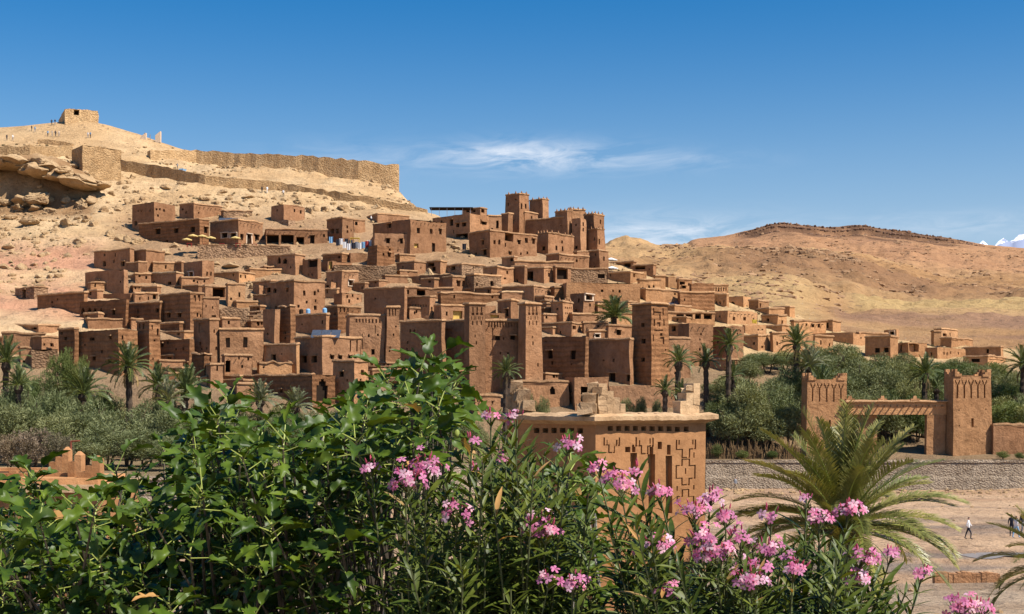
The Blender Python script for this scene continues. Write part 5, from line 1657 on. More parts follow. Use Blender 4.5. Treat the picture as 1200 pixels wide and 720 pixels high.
PALMS = ((152, 430, 'tall date palm with dead skirt'), (98, 462, 'broad bushy palm'), (216, 462, 'bushy doorway palm'), (6, 425, 'village edge palm'), (304, 470, 'greyish spiky palm'), (592, 436, 'small palm before the facade'), (793, 424, 'young feathery palm'),
         (853, 404, 'tallest slim palm'), (932, 404, 'shaggy thick trunked palm'), (950, 430, 'drooping grey green palm'), (962, 452, 'shaded palm by the gate'), (1083, 438, 'stout trunked palm'), (1198, 428, 'palm over the red wall'))
LAND += list(PALMS)
def tree(px, ytop, d, wpx, kind, label, group, cat='tree', name='olive_tree', low=False):
    if 'olive tree in the' in label or 'bushy tree in the' in label or 'foot of the village' in label:
        label = label.split(' in the')[0].split(' at the')[0] + ' closest to the ' + near_label(px, ytop + 15, 8)
        label = ('broad ' if wpx >= 70 else ('slim ' if wpx < 48 else '')) + label
        group = 'trees of the river groves'
    x = (px - CX) / F * d
    z = g1(x, d)
    H = CZ + (HY - ytop) / F * d - z
    H = max(H, 1.0)
    rx = wpx / F * d / 2 * 1.08
    root = empty(name, (x, d, z), label, cat, group)
    c = bpy.data.objects.new('crown', KINDS[kind][rng.randrange(len(KINDS[kind]))])
    col.objects.link(c); c.parent = root
    rzv = H * (.56 if low else .52)
    c.location = (0, 0, H - rzv * .86)
    c.scale = (rx, rx * rng.uniform(.85, 1.1), rzv)
    c.rotation_euler = (0, 0, rng.uniform(0, 6.28))
    tk = bpy.data.objects.new('trunk', TR[rng.randrange(3)])
    col.objects.link(tk); tk.parent = root
    tk.scale = (rx * .75, rx * .75, H * .85)
    tk.rotation_euler = (0, 0, rng.uniform(0, 6.28))
    return root
GR = 'trees of the grove around the gateway'
for (x, y, d, w, k) in ((860, 438, 196, 60, 'olive'), (840, 470, 186, 50, 'olive'), (915, 440, 190, 60, 'olive'), (945, 435, 200, 50, 'green'), (1010, 418, 203, 60, 'olive'), (1030, 412, 210, 50, 'olive'), (1075, 425, 205, 50, 'green'),
                        (1005, 455, 189, 60, 'olive'), (1040, 462, 187, 60, 'olive'), (1075, 462, 188, 50, 'green'), (1095, 440, 200, 46, 'olive'), (1150, 426, 208, 50, 'olive'), (1180, 470, 190, 60, 'green'), (1210, 470, 188, 50, 'olive'),
                        (885, 412, 216, 50, 'olive'), (920, 408, 218, 46, 'olive'), (960, 404, 214, 50, 'olive'), (985, 400, 214, 50, 'olive'), (1120, 418, 220, 50, 'olive'), (1060, 412, 216, 40, 'olive')):
    tree(x, y, d, w, k, 'grey green olive tree in the grove behind the gateway' if k == 'olive' else 'deeper green bushy tree in the grove behind the gateway', GR, name='olive_tree' if k == 'olive' else 'leafy_tree')
for (x, y, d, w) in ((110, 455, 182, 50), (140, 462, 180, 50), (175, 464, 180, 50), (205, 468, 178, 50), (240, 462, 180, 46), (270, 466, 180, 50), (300, 478, 178, 44), (330, 470, 180, 40), (365, 478, 182, 44), (395, 476, 182, 44), (430, 480, 182, 44), (465, 478, 184, 40),
                     (500, 480, 184, 40), (530, 474, 186, 36), (60, 440, 186, 50), (90, 448, 184, 44), (30, 436, 186, 40)):
    tree(x, y, d, w, 'olive', 'grey green olive tree at the foot of the village walls', 'trees at the foot of the village walls')
GL = 'trees of the left bank grove'
for (x, y, d, w) in ((880, 440, 184, 84), (850, 455, 188, 60), (905, 450, 186, 70), (925, 425, 196, 60), (970, 412, 206, 60), (1000, 405, 208, 62), (1035, 428, 200, 55), (1052, 418, 204, 50), (1022, 448, 192, 55),
                     (1068, 440, 196, 50), (985, 430, 200, 60), (1150, 440, 200, 60), (1190, 432, 204, 60), (1172, 462, 194, 60), (1205, 455, 192, 60), (900, 412, 212, 50), (940, 410, 214, 44), (836, 448, 200, 34),
                     (875, 420, 206, 44), (862, 470, 182, 70), (895, 480, 183, 60), (925, 470, 184, 50), (1225, 430, 200, 70)):
    tree(x, y, d, w, 'olive', 'grey green olive tree in the grove behind the gateway', GR)
for (x, y, d, w) in ((1098, 424, 212, 48), (1135, 425, 212, 50), (1112, 428, 208, 40), (1168, 424, 214, 40), (1046, 470, 190, 36), (1066, 476, 189, 34), (1040, 455, 195, 44), (1182, 448, 198, 50), (960, 425, 203, 36)):
    tree(x, y, d, w, 'green', 'deeper green bushy tree in the grove behind the gateway', GR, name='leafy_tree')
for (x, y, d, w) in ((20, 440, 168, 70), (52, 455, 163, 78), (100, 465, 160, 80), (150, 474, 158, 84), (190, 476, 157, 70), (-10, 455, 165, 70), (125, 492, 152, 80), (170, 500, 150, 80), (225, 480, 162, 70), (270, 485, 160, 70),
                     (20, 470, 160, 80), (75, 480, 157, 80), (330, 480, 168, 60), (400, 485, 165, 60), (515, 486, 168, 46), (540, 484, 170, 40), (450, 490, 165, 60), (100, 510, 148, 70), (205, 510, 148, 70), (560, 492, 168, 36)):
    tree(x, y, d, w, 'olive', 'grey green olive tree in the left bank grove under the village', GL)
for (x, y, d, w) in ((72, 405, 188, 46), (95, 414, 189, 26), (50, 430, 186, 40), (25, 432, 178, 40), (118, 452, 176, 40)):
    tree(x, y, d, w, 'green', 'upright green tamarisk tree below the low village edge houses', 'tamarisk trees below the village edge', name='tamarisk_tree')
for (x, y, d, w) in ((38, 495, 146, 60), (70, 500, 145, 46), (12, 503, 145, 46)):
    tree(x, y, d, w, 'pink', 'pinkish brown flowering tamarisk bush in front of the left grove', 'pinkish tamarisk bushes', 'bush', 'tamarisk_bush', True)
for (x, y, d, w) in ((620, 456, 190, 24), (636, 462, 189, 22), (735, 464, 189, 20), (750, 462, 189, 22), (770, 466, 189, 16), (612, 466, 188, 20), (500, 490, 178, 30)):
    tree(x, y, d, w, 'olive', 'small grey shrub in front of the low garden walls', 'shrubs by the garden walls', 'shrub', 'garden_shrub', True)
for (x, y, d, w) in ((840, 520, 178, 20), (870, 527, 177, 16), (905, 528, 177, 16), (1005, 528, 178, 14), (1175, 528, 177, 18), (1030, 530, 176, 14), (1195, 532, 176, 14)):
    tree(x, y, d, w, 'green', 'low green weed clump on top of the river wall', 'weed clumps on the river wall', 'weeds', 'weed_clump', True)

# ---------------------------------------------------------------- date palms
def frond_mesh(seed, e0, bend, npair, llen, lw, mats, curl=0.0):
    """frond of length 1 along +X, rising at e0 and bending down by bend"""
    r_ = random.Random(seed)
    m = MB()
    N = 14
    pts = []; p = Vector((0, 0, 0)); dirs = []
    for i in range(N + 1):
        f = i / N
        e = e0 - bend * f ** 1.5
        dv = Vector((math.cos(e), curl * f, math.sin(e))).normalized()
        pts.append(p.copy()); dirs.append(dv)
        p = p + dv / N
    m.tube(pts, [.012 * (1 - .85 * i / N) for i in range(N + 1)], 3, m=1, cap=False)
    for k in range(npair):
        f = .10 + .90 * (k + .5) / npair
        x = f * N; i = min(int(x), N - 1); b = pts[i].lerp(pts[i + 1], x - i); dv = dirs[i]
        side = dv.cross(Vector((0, 0, 1))).normalized(); upv = side.cross(dv)
        prof_ = math.sin(math.pi * (.12 + .80 * f)) ** .6
        for sg in (-1, 1):
            ln = llen * prof_ * r_.uniform(.8, 1.15)
            fw = r_.uniform(.9, 1.4); v = r_.uniform(.15, .7)
            t = (dv * fw + side * sg * (1.0 - .25 * f) + upv * v).normalized()
            mid = b + t * ln * .55; tip = b + (t + Vector((0, 0, -.18))).normalized() * ln
            w = upv.cross(t).normalized() * lw * .5 + upv * lw * .25
            m.add([tuple(b - w * .6), tuple(b + w * .6), tuple(mid + w), tuple(mid - w), tuple(tip)], [(0, 1, 2, 3), (3, 2, 4)], 0)
    me = bpy.data.meshes.new('frond')
    me.from_pydata(m.v, [], m.f)
    for q in mats:
        me.materials.append(MAT[q])
    me.polygons.foreach_set('material_index', np.array(m.m, np.int32))
    me.update()
    return me
ELEV = [1.45, 1.15, .85, .5, .15, -.25]
def frond_set(mat, rach, npair, llen, lw, s0):
    return [[frond_mesh(s0 + 10 * i + j, e, (.35 + .22 * i) * (1 if i < 5 else .7), npair, llen, lw, [mat, rach], curl=rng.uniform(-.25, .25)) for j in range(2)] for i, e in enumerate(ELEV)]
FR = {
    'far': frond_set('palm_frond', 'petiole', 26, .22, .024, 10),
    'grey': frond_set('palm_grey', 'petiole', 22, .22, .030, 110),
    'near': frond_set('palm_near', 'petiole', 104, .165, .0080, 210),
    'dead': frond_set('palm_dead', 'palm_dead', 20, .16, .030, 310),
}
TRK = {}
def palm(px, ybase_crown, d, Lpx, nf, label, kind='far', bushy=False, trunk_h=None, dead=0, group=None, spread=1.0, emin=0):
    """crown centre at row ybase_crown, fronds Lpx long in photo pixels"""
    x = (px - CX) / F * d
    zc = CZ + (HY - ybase_crown) / F * d
    z = g1(x, d)
    L = Lpx / F * d
    root = empty('date_palm', (x, d, z), label, 'palm', group)
    h = max(zc - z, .3)
    m = MB()
    n = 9; pts = []; rad = []
    lean = rng.uniform(-.03, .03)
    tr = min(.42, .05 * L + .22)
    for i in range(2 * n + 1):
        f = i / (2 * n)
        pts.append((lean * h * f * f, 0, -0.3 + (h + .35) * f)); rad.append(tr * (1.15 if i % 2 else .92) * (1.15 - .2 * f + (.5 if f > .9 else 0)))
    m.tube(pts, rad, 8)
    m.build('trunk', MAT['bark_brown'], root)
    nf = int(nf * 1.35) if kind != 'near' else nf
    for k in range(nf):
        f = (k + .5) / nf
        ei = min(5, int(f ** .9 * 5.4)) if not bushy else min(4, int(f * 5))
        ei = max(ei, emin)
        me = FR[kind][ei][k % 2]
        o = bpy.data.objects.new('frond', me); col.objects.link(o); o.parent = root
        s = L * rng.uniform(.85, 1.1)
        o.scale = (s * spread, s * spread, s)
        o.location = (lean * h, 0, h - .02 * L * f)
        o.rotation_euler = (rng.uniform(-.15, .15), rng.uniform(-.12, .12), k * 2.39996 + rng.uniform(-.2, .2))
    for k in range(dead):
        o = bpy.data.objects.new('dead_frond', FR['dead'][5][k % 2]); col.objects.link(o); o.parent = root
        s = L * rng.uniform(.7, .95); o.scale = (s, s, s); o.location = (lean * h, 0, h - .1 * L)
        o.rotation_euler = (0, rng.uniform(.25, .7), k * 2.4 + rng.uniform(-.3, .3))
    return root
palm(152, 430, 176, 30, 34, 'tall date palm with a dark trunk and dead skirt before the layered houses', dead=8)
palm(98, 462, 170, 36, 26, 'broad bushy palm beside the tall dark trunked palm', bushy=True)
palm(216, 462, 176, 34, 30, 'bushy palm under the house with two black doorways', 'far', bushy=True)
palm(186, 452, 182, 26, 24, 'green palm between the tall palm and the bushy doorway palm', dead=4)
palm(196, 470, 172, 26, 22, 'low dusty palm in front of the doorway palm', 'grey', bushy=True)
palm(6, 425, 172, 30, 26, 'palm by the tiny cube house at the village edge', 'far')
palm(20, 452, 166, 24, 22, 'short palm under the village edge palm', 'far', bushy=True)
palm(304, 470, 178, 26, 30, 'greyish spiky palm under the long rough mud wall', 'grey', bushy=True)
palm(345, 478, 174, 24, 26, 'low greyish palm beside the spiky wall palm', 'grey', bushy=True)
palm(592, 436, 184, 20, 24, 'small palm standing before the tall plain facade of the twin towers', dead=3)
palm(720, 372, 236, 24, 46, 'big bushy palm among the houses beside the patterned corner tower', bushy=True, spread=1.15)
palm(793, 424, 186, 22, 26, 'young palm with feathery crown right beside the patterned tower foot')
palm(828, 424, 189, 20, 26, 'blue green young palm before the plain lit house', 'far')
palm(853, 404, 187, 22, 28, 'tallest slim palm in front of the corner house', dead=3)
palm(860, 442, 188, 18, 22, 'squat palm at the foot of the tallest slim palm')
palm(779, 458, 183, 18, 20, 'low palm behind the orange tower roof with a short trunk')
palm(797, 460, 184, 16, 18, 'low palm almost touching the tower merlon')
palm(932, 404, 200, 24, 30, 'shaggy palm with thick dark trunk above the grove', dead=8)
palm(950, 430, 194, 26, 28, 'drooping grey green palm beside the shaggy palm', 'grey')
palm(962, 452, 188, 26, 20, 'shaded palm between the grove and the gate tower', dead=4)
palm(1083, 438, 190, 24, 28, 'palm with stout trunk rising behind the gateway', dead=6)
palm(1098, 456, 191, 18, 20, 'small dark palm tight behind the gate tower')
palm(1198, 428, 196, 26, 28, 'palm over the red mud wall beside the gateway', dead=3)
palm(520, 478, 180, 20, 20, 'small palm stump regrowing beside the low shed wall', 'grey', bushy=True)
palm(990, 618, 37, 138, 66, 'large foreground date palm arching over the river bed', 'near', spread=1.06)
palm(1238, 668, 34, 96, 44, 'second foreground palm reaching in over the pebbly bank', 'near')

# ---------------------------------------------------------------- people
def person_mesh(pose):
    J = {'pel': (0, 0, .95), 'sp': (0, .01, 1.15), 'ch': (0, 0, 1.38), 'nk': (0, 0, 1.50), 'hd': (0, -.02, 1.60), 'hd2': (0, -.02, 1.72),
         'shL': (-.18, 0, 1.42), 'shR': (.18, 0, 1.42)}
    st = {0: (.10, -.10), 1: (.22, -.22), 2: (.04, -.02)}[pose]
    el = {0: ((-.25, .04, 1.14), (-.24, -.06, .90), (.25, .03, 1.14), (.25, -.08, .90)),
          1: ((-.26, .12, 1.16), (-.24, .08, .92), (.26, -.10, 1.16), (.24, -.24, .98)),
          2: ((-.27, -.05, 1.15), (-.10, -.24, 1.12), (.26, .02, 1.14), (.24, -.05, .88))}[pose]
    J.update(elL=el[0], haL=el[1], elR=el[2], haR=el[3])
    J.update(hpL=(-.09, 0, .88), hpR=(.09, 0, .88), knL=(-.10, -st[0] * .8 - .02, .50), knR=(.10, -st[1] * .8 - .02, .50), anL=(-.10, -st[0] + .06, .09), anR=(.10, -st[1] + .06, .09),
             ftL=(-.11, -st[0] - .10, .035), ftR=(.11, -st[1] - .10, .035))
    RAD = {'pel': .14, 'sp': .125, 'ch': .15, 'nk': .055, 'hd': .088, 'hd2': .075, 'shL': .065, 'shR': .065, 'elL': .042, 'elR': .042, 'haL': .035, 'haR': .035, 'hpL': .09, 'hpR': .09,
           'knL': .06, 'knR': .06, 'anL': .042, 'anR': .042, 'ftL': .035, 'ftR': .035}
    E = [('pel', 'sp'), ('sp', 'ch'), ('ch', 'nk'), ('nk', 'hd'), ('hd', 'hd2'), ('ch', 'shL'), ('ch', 'shR'), ('shL', 'elL'), ('elL', 'haL'), ('shR', 'elR'), ('elR', 'haR'),
         ('pel', 'hpL'), ('pel', 'hpR'), ('hpL', 'knL'), ('knL', 'anL'), ('anL', 'ftL'), ('hpR', 'knR'), ('knR', 'anR'), ('anR', 'ftR')]
    ks = list(J)
    me = bpy.data.meshes.new('p')
    me.from_pydata([J[k] for k in ks], [(ks.index(a), ks.index(b)) for a, b in E], [])
    o = bpy.data.objects.new('p', me); col.objects.link(o)
    sk = o.modifiers.new('s', 'SKIN')
    for i, k in enumerate(ks):
        v = me.skin_vertices[0].data[i]
        v.radius = (RAD[k], RAD[k]); v.use_root = (k == 'pel')
    sb = o.modifiers.new('b', 'SUBSURF'); sb.levels = 1
    bpy.context.view_layer.update()
    ev = o.evaluated_get(bpy.context.evaluated_depsgraph_get())
    out = bpy.data.meshes.new_from_object(ev)
    bpy.data.objects.remove(o)
    out.name = 'person'
    out.polygons.foreach_set('use_smooth', np.ones(len(out.polygons), bool))
    return out
PM = [person_mesh(p) for p in range(3)]
def person(px, yfoot, d, shirt, pants, label, pose=0, rz=0.0, hat=None, group=None, z=None, h=1.0):
    me = PM[pose].copy()
    me.materials.clear()
    for q in (pants, shirt, 'skin', 'hair', hat or 'hair'):
        me.materials.append(MAT[q])
    idx = []
    for p in me.polygons:
        c = p.center
        if c.z > 1.66 or (c.z > 1.58 and c.y > .02):
            k = 4
        elif c.z > 1.49:
            k = 2
        elif c.z < .06:
            k = 3
        elif abs(c.x) > .2 and c.z < 1.02:
            k = 2
        elif c.z > .93:
            k = 1
        else:
            k = 0
        idx.append(k)
    me.polygons.foreach_set('material_index', np.array(idx, np.int32))
    o = bpy.data.objects.new('person', me); col.objects.link(o)
    x = (px - CX) / F * d
    o.location = (x, d, g1(x, d) if z is None else z)
    o.rotation_euler = (0, 0, rz); o.scale = (h, h, h)
    tag(o, label, 'person', group)
    return o
person(862, 578, 166, 'cloth_grey', 'cloth_tan', 'person in grey shirt walking below the river wall', 1, 1.2)
person(1135, 628, 109, 'cloth_white', 'cloth_dark', 'person in white shirt and dark trousers beside the wet patch in the river bed', 1, 1.2)
person(1185.5, 616, 114, 'cloth_dark', 'cloth_dark', 'person in dark clothes bending an arm beside the person with backpack', 0, -.4)
person(1198, 612, 116, 'cloth_dark', 'cloth_grey', 'person in black top with grey trousers on the river bed', 0, .6)
person(1191, 618, 112, 'cloth_white', 'cloth_sky', 'person in white and blue clothes between two dark clad walkers', 1, 2.0)
hp = [(37, 'cloth_dark', 'cloth_dark', 394), (41, 'cloth_sky', 'cloth_grey', 393), (60.5, 'cloth_dark', 'cloth_dark', 399), (64.5, 'cloth_dark', 'cloth_grey', 399), (169.5, 'cloth_dark', 'cloth_grey', 397), (176, 'cloth_grey', 'cloth_tan', 397)]
for i, (x, s_, p_, d_) in enumerate(hp):
    person(x, 0, d_, s_, p_, ['dark clad person standing on the summit skyline', 'person in light blue on the summit skyline', 'dark clad person close to the fort on the summit', 'dark person with grey trousers close to the fort',
           'dark person between the pale stair parapets', 'person in grey and tan between the pale stair parapets'][i], i % 3, rng.uniform(-3, 3))
for i, (x, d_) in enumerate(((8, 384), (15, 384.5), (56, 388.5), (61, 388.6), (65, 388.4), (69, 388.6), (99, 371), (102, 371.4), (107, 371), (121, 372), (127, 372), (131, 372.4), (140, 374), (103, 388), (106, 388.5))):
    person(x, 0, d_, ['cloth_dark', 'cloth_white', 'cloth_sky', 'cloth_grey'][i % 4], ['cloth_dark', 'cloth_grey'][i % 2], 'distant visitor walking along the hilltop rampart path', i % 3, rng.uniform(-3, 3), group='visitors on the hilltop path')
def gp(px, py):
    d = hit(px, py); return d
for i, (x, y, s_, p_, lab) in enumerate(((307, 227, 'cloth_dark', 'cloth_dark', 'dark clad visitor on the path wall above the cafe'), (313, 228, 'cloth_white', 'cloth_white', 'visitor in white on the path wall above the cafe'),
        (332, 231, 'cloth_white', 'cloth_dark', 'seated looking visitor in white and black beside the lower path'), (208, 199, 'cloth_grey', 'cloth_dark', 'grey clad visitor beside the blue bundle on the slope'),
        (435, 262, 'cloth_white', 'cloth_dark', 'person in white standing behind the market house'))):
    person(x, y, gp(x, y), s_, p_, lab, i % 3, rng.uniform(-3, 3))

# ---------------------------------------------------------------- small village things
def roof_of(lab):
    return HMAP[lab][1]
def parasol(px, ytop, d, w, mat, label, group=None, z=None):
    p = at(px, ytop, d)
    r_ = w / F * d / 2
    zb_ = g1(p.x, p.y) if z is None else z
    zb_ = min(zb_, p.z - 1.9)
    root = empty('parasol', (p.x, p.y, zb_), label, 'parasol', group)
    m = MB(); m.tube([(0, 0, 0), (0, 0, p.z - zb_)], .04, 5); m.build('pole', MAT['old_wood'], root)
    m = MB(); n = 10; h = p.z - zb_
    vs = [(0, 0, h)] + [(r_ * math.cos(2 * math.pi * k / n), r_ * math.sin(2 * math.pi * k / n), h - r_ * .33 - (.05 if k % 2 else 0)) for k in range(n)] + [(r_ * .98 * math.cos(2 * math.pi * k / n), r_ * .98 * math.sin(2 * math.pi * k / n), h - r_ * .33 - .2) for k in range(n)]
    fs = [(0, 1 + k, 1 + (k + 1) % n) for k in range(n)] + [(1 + k, 1 + n + k, 1 + n + (k + 1) % n, 1 + (k + 1) % n) for k in range(n)]
    m.add(vs, fs); m.build('canopy', MAT[mat], root)
dt = roof_of('rubble retaining wall carrying the cafe terrace')
tz = dt[6]; td = dt[0].y
for (x, y, dd) in ((226, 274.5, 3.0), (237, 275, 4.0), (276, 277, 1.2), (219, 279, 1.5), (247, 277, 2.4)):
    parasol(x, y, td + dd, 12, 'straw_shade', 'yellow straw parasol on the cafe terrace', 'yellow cafe parasols', z=tz - .4)
for (x, y, d_) in ((716, 302, 296), (717, 312, 292)):
    parasol(x, y, d_, 15, 'white_paint', 'white parasol on the tea terrace by the citadel corner', 'white tea terrace parasols')
# tables and chairs of the cafe: simple benches
for k in range(9):
    x = 222 + k * 9.5
    p = at(x, 284, td + 1.0 + (k % 3) * .6); p.z = tz - .35
    m = MB(); m.box((0, 0, .72), (1.0, .7, .05)); 
    for sx in (-.4, .4):
        for sy in (-.25, .25):
            m.box((sx, sy, .35), (.06, .06, .7))
    tag(m.build('cafe_table', MAT['old_wood' if k % 2 else 'cloth_red'], loc=p), 'small cafe table on the terrace under the yellow parasols' if k % 2 else 'small red topped cafe table on the terrace', 'table', 'cafe tables')
def solar(px, py, d, w, h, label, rz=0.0):
    p = at(px, py, d)
    root = empty('solar_panel', p, label, 'solar panel')
    W = w / F * d; L = 2.2
    n = 3
    for k in range(n):
        m = MB(); m.box((W * ((k + .5) / n - .5), 0, .45), (W / n - .06, L, .05))
        v = np.array(m.v); v[:, 2] += v[:, 1] * .55; m.v = [tuple(q) for q in v]
        m.build('panel', MAT['panel_blue'], root)
    m = MB()
    for sx in (-.45, .45):
        for sy, hh in ((-.8, .05), (.8, .85)):
            m.box((W * sx, sy, hh / 2 - .2), (.06, .06, hh + .4))
    m.build('frame', MAT['metal_grey'], root)
    return root
g = roof_of('house carrying solar panels with six linteled windows'); c_ = (g[7][0] + g[7][2]) / 2
solar(382, 391, g[0].y + 2.2, 34, 0, 'row of blue solar panels on the six linteled window house').location.z = g[6] + .1
g = roof_of('plain wall house next to the blue solar panels')
solar(788, 355, g[0].y + 1.0, 14, 0, 'blue solar panels leaning on a roof near the patterned tower').location.z = zpix(357.5, g[0].y + 1)
g = roof_of('cafe house with pale framed windows behind the yellow parasols')
solar(268, 256, g[0].y + 5, 24, 0, 'blue solar panels on the cafe house roof').location.z = g[6] + .05
# pergola over the laundry house
g = roof_of('house with laundry and dark porch under the rooftop pergola')
C_, eL_, eR_, t_, s_, zb_, zt_, P_ = g
root = empty('pergola', tuple(P_[3]), 'thin dark rooftop pergola on slender posts', 'pergola')
root.location.z = zt_
m = MB()
cc = (P_[0] + P_[2]) / 2 - P_[3]
m.box((cc.x - 2, cc.y, 1.75), (9.5, 4.5, .12)); m.build('roof', MAT['dark_wood_and_inner_shade'], root)
for k in range(6):
    m = MB(); m.box((cc.x - 6.3 + k * 1.7, cc.y - 2.0, .85), (.1, .1, 1.8)); m.build('post', MAT['metal_grey'], root)
# water tanks, laundry, bundles
def small(name, px, py, d, verts_fn, mat, label, cat, group=None, z=None):
    p = at(px, py, d)
    if z is not None:
        p.z = z
    m = MB(); verts_fn(m)
    tag(m.build(name, MAT[mat], loc=p), label, cat, group)
g = roof_of('dark terrace wall with water tanks standing on top')
def tank(m):
    m.tube([(0, 0, 0), (0, 0, .05), (0, 0, .8), (0, 0, .95), (0, 0, 1.0)], [.3, .36, .36, .25, .12], 8)
for k, (x, mt) in enumerate(((353, 'dark_wood_and_inner_shade'), (361, 'cloth_sky'), (380.5, 'cloth_sky'))):
    small('water_tank', x, 366, g[0].y + 1.2 + (382 - x) * .10, tank, mt, ['dark plastic water tank on the shaded terrace wall', 'blue water barrel on the shaded terrace wall', 'pale blue gas bottle at the end of the shaded terrace wall'][k], 'tank', None, g[6] + .1)
def cloth(m):
    n = 5
    for k in range(n):
        m.add([(k * .16 - .4, .05 * math.sin(k * 2), 0), (k * .16 - .24, .05 * math.sin(k * 2 + 2), 0), (k * .16 - .24, .05 * math.sin(k * 2 + 2) - .05, 1.25), (k * .16 - .4, .05 * math.sin(k * 2) - .05, 1.25)], [(0, 1, 2, 3)])
    m.box((0, .03, 1.27), (.95, .05, .05))
cl = [(388, 285, 'cloth_sky'), (396, 288, 'cloth_dark'), (404, 291, 'cloth_white'), (409, 293, 'cloth_white'), (414, 292, 'cloth_dark'), (418, 291, 'cloth_grey'), (422, 292, 'cloth_white'), (426, 291, 'cloth_sky'), (430, 290, 'cloth_red'), (433, 289, 'cloth_white'), (411, 289, 'cloth_grey'), (400, 287, 'cloth_white'), (406, 287, 'cloth_dark')]
for (x, y, mt) in cl:
    small('hanging_cloth', x, y, hit(x, y) - .6, cloth, mt, 'market %s cloth hanging in front of the stall terrace' % {'cloth_sky': 'pale blue', 'cloth_dark': 'black', 'cloth_white': 'white', 'cloth_grey': 'grey', 'cloth_red': 'red'}[mt], 'cloth', 'cloths hung at the market')
for k, (x, y, mt) in enumerate(((556, 297, 'cloth_sky'), (560, 299, 'cloth_white'), (572, 300, 'cloth_sky'), (575, 300, 'cloth_grey'), (544, 293, 'cloth_dark'), (536, 274, 'cloth_white'), (527, 270, 'cloth_grey'), (548, 271, 'cloth_red'))):
    small('laundry', x, y, hit(x, y) - (1.0 if k < 5 else 4.0), cloth, mt, '%s laundry hung outside the citadel front houses' % ['light blue', 'white', 'pale blue', 'grey', 'black', 'large white', 'mid grey', 'red'][k], 'laundry', 'laundry by the citadel front')
small('awning', 416, 279.5, hit(416, 288) - 1, lambda m: (m.box((0, 0, 0), (1.9, 1.5, .08)), m.box((-.85, -.65, -1.1), (.06, .06, 2.2)), m.box((.85, -.65, -1.1), (.06, .06, 2.2)), m.box((-.85, .65, -1.1), (.06, .06, 2.2)), m.box((.85, .65, -1.1), (.06, .06, 2.2))), 'cloth_yellow', 'yellow market awning above the hanging cloths', 'awning')
small('bundle', 212, 201, hit(212, 201), lambda m: (lump(m, (0, 0, .3), (1.4, 1.0, .8), 4), lump(m, (.9, 0, .25), (.9, .8, .6), 6)), 'cloth_sky', 'blue and pale bundle lying by the lower path wall', 'bundle')
small('bundle', 884, 383.5, hit(884, 391) - .8, lambda m: (lump(m, (0, 0, .3), (.9, .7, .7), 4),), 'cloth_yellow', 'yellow bundle on the low orange wall', 'bundle', z=zpix(380, hit(884, 391)) + .1)
# outside staircase
p = at(282, 383, hit(283, 383) - 1.5)
root = empty('staircase', p, 'stepped mud staircase rising against the rubble wall', 'stairs')
for k in range(7):
    m = MB(); m.box((k * .62, .3, .28 + k * .33), (.66, 1.4, .56 + k * .66 if False else .40))
    m.box((k * .62, .3, (k * .33) / 2 - .4), (.60, 1.3, k * .33 + .9))
    m.build('step', MAT['cap_mud'], root, wob=.06)

# ---------------------------------------------------------------- fig tree
def fig_leaf(seed):
    r_ = random.Random(seed)
    half = [(0.0, 0.0), (.14, .02), (.27, .13), (.31, .25), (.22, .36), (.19, .42), (.34, .60), (.33, .72), (.20, .68), (.14, .72), (.14, .86), (.07, .96), (0, 1.05)]
    ribs = [0, .02, .12, .24, .34, .40, .54, .64, .68, .72, .86, .95, 1.0]
    fold = r_.uniform(.25, .85); droop = r_.uniform(.1, .7); wv = r_.uniform(-.06, .06)
    vs = []; fs = []
    def z(x, y):
        return fold * abs(x) - droop * y * y * .6 + wv * math.sin(9 * y + 4 * x) - .35 * max(0, abs(x) - .25)
    n = len(half)
    for i in range(n):
        vs.append((0, ribs[i], z(0, ribs[i])))
    for sg in (-1, 1):
        b = len(vs)
        k = r_.uniform(.85, 1.1)
        for i in range(n):
            x, y = half[i]
            vs.append((sg * x * k * .88, y + .02 * r_.uniform(-1, 1), z(x, y) + r_.uniform(-.02, .02)))
        m_ = len(vs)
        for i in range(n):
            x, y = half[i]; yr = ribs[i]
            vs.append((sg * x * k * .44, (y + yr) / 2, z(x * .5, (y + yr) / 2)))
        for i in range(n - 1):
            q1 = (i, i + 1, m_ + i + 1, m_ + i); q2 = (m_ + i, m_ + i + 1, b + i + 1, b + i)
            if sg > 0:
                fs += [tuple(reversed(q1)), tuple(reversed(q2))]
            else:
                fs += [q1, q2]
    return np.array(vs), fs
FIG = [fig_leaf(s) for s in range(6)]
def leaf_me(name, vf, mat):
    me = bpy.data.meshes.new(name); me.from_pydata(vf[0].tolist(), [], vf[1]); me.materials.append(MAT[mat])
    me.polygons.foreach_set('use_smooth', np.ones(len(me.polygons), bool)); me.update()
    return me
FIGM = [leaf_me('leaf', f, 'fig_leaf') for f in FIG]
def in_poly(x, y, poly):
    c = False; j = len(poly) - 1
    for i in range(len(poly)):
        xi, yi = poly[i]; xj, yj = poly[j]
        if (yi > y) != (yj > y) and x < (xj - xi) * (y - yi) / (yj - yi) + xi:
            c = not c
        j = i
    return c
def basis(yv, upv):
    y = yv.normalized(); x = y.cross(upv)
    if x.length < 1e-4:
        x = Vector((1, 0, 0))
    x.normalize(); z = x.cross(y)
    return Matrix((x, y, z)).transposed()
def join_leaves(name, items, base, mat, parent, loc):
    V = []; Fc = []; k = 0
    for (vi, mtx, p, s) in items:
        v, f = base[vi]
        q = (np.array(mtx) @ (v * s).T).T + np.array(p) - np.array(loc)
        V.append(q); Fc += [tuple(i + k for i in t) for t in f]; k += len(v)
    if not V:
        return None
    o = mk_obj(name, np.concatenate(V), Fc, MAT[mat], parent, smooth_sh=True)
    o['kind'] = 'stuff'
    return o
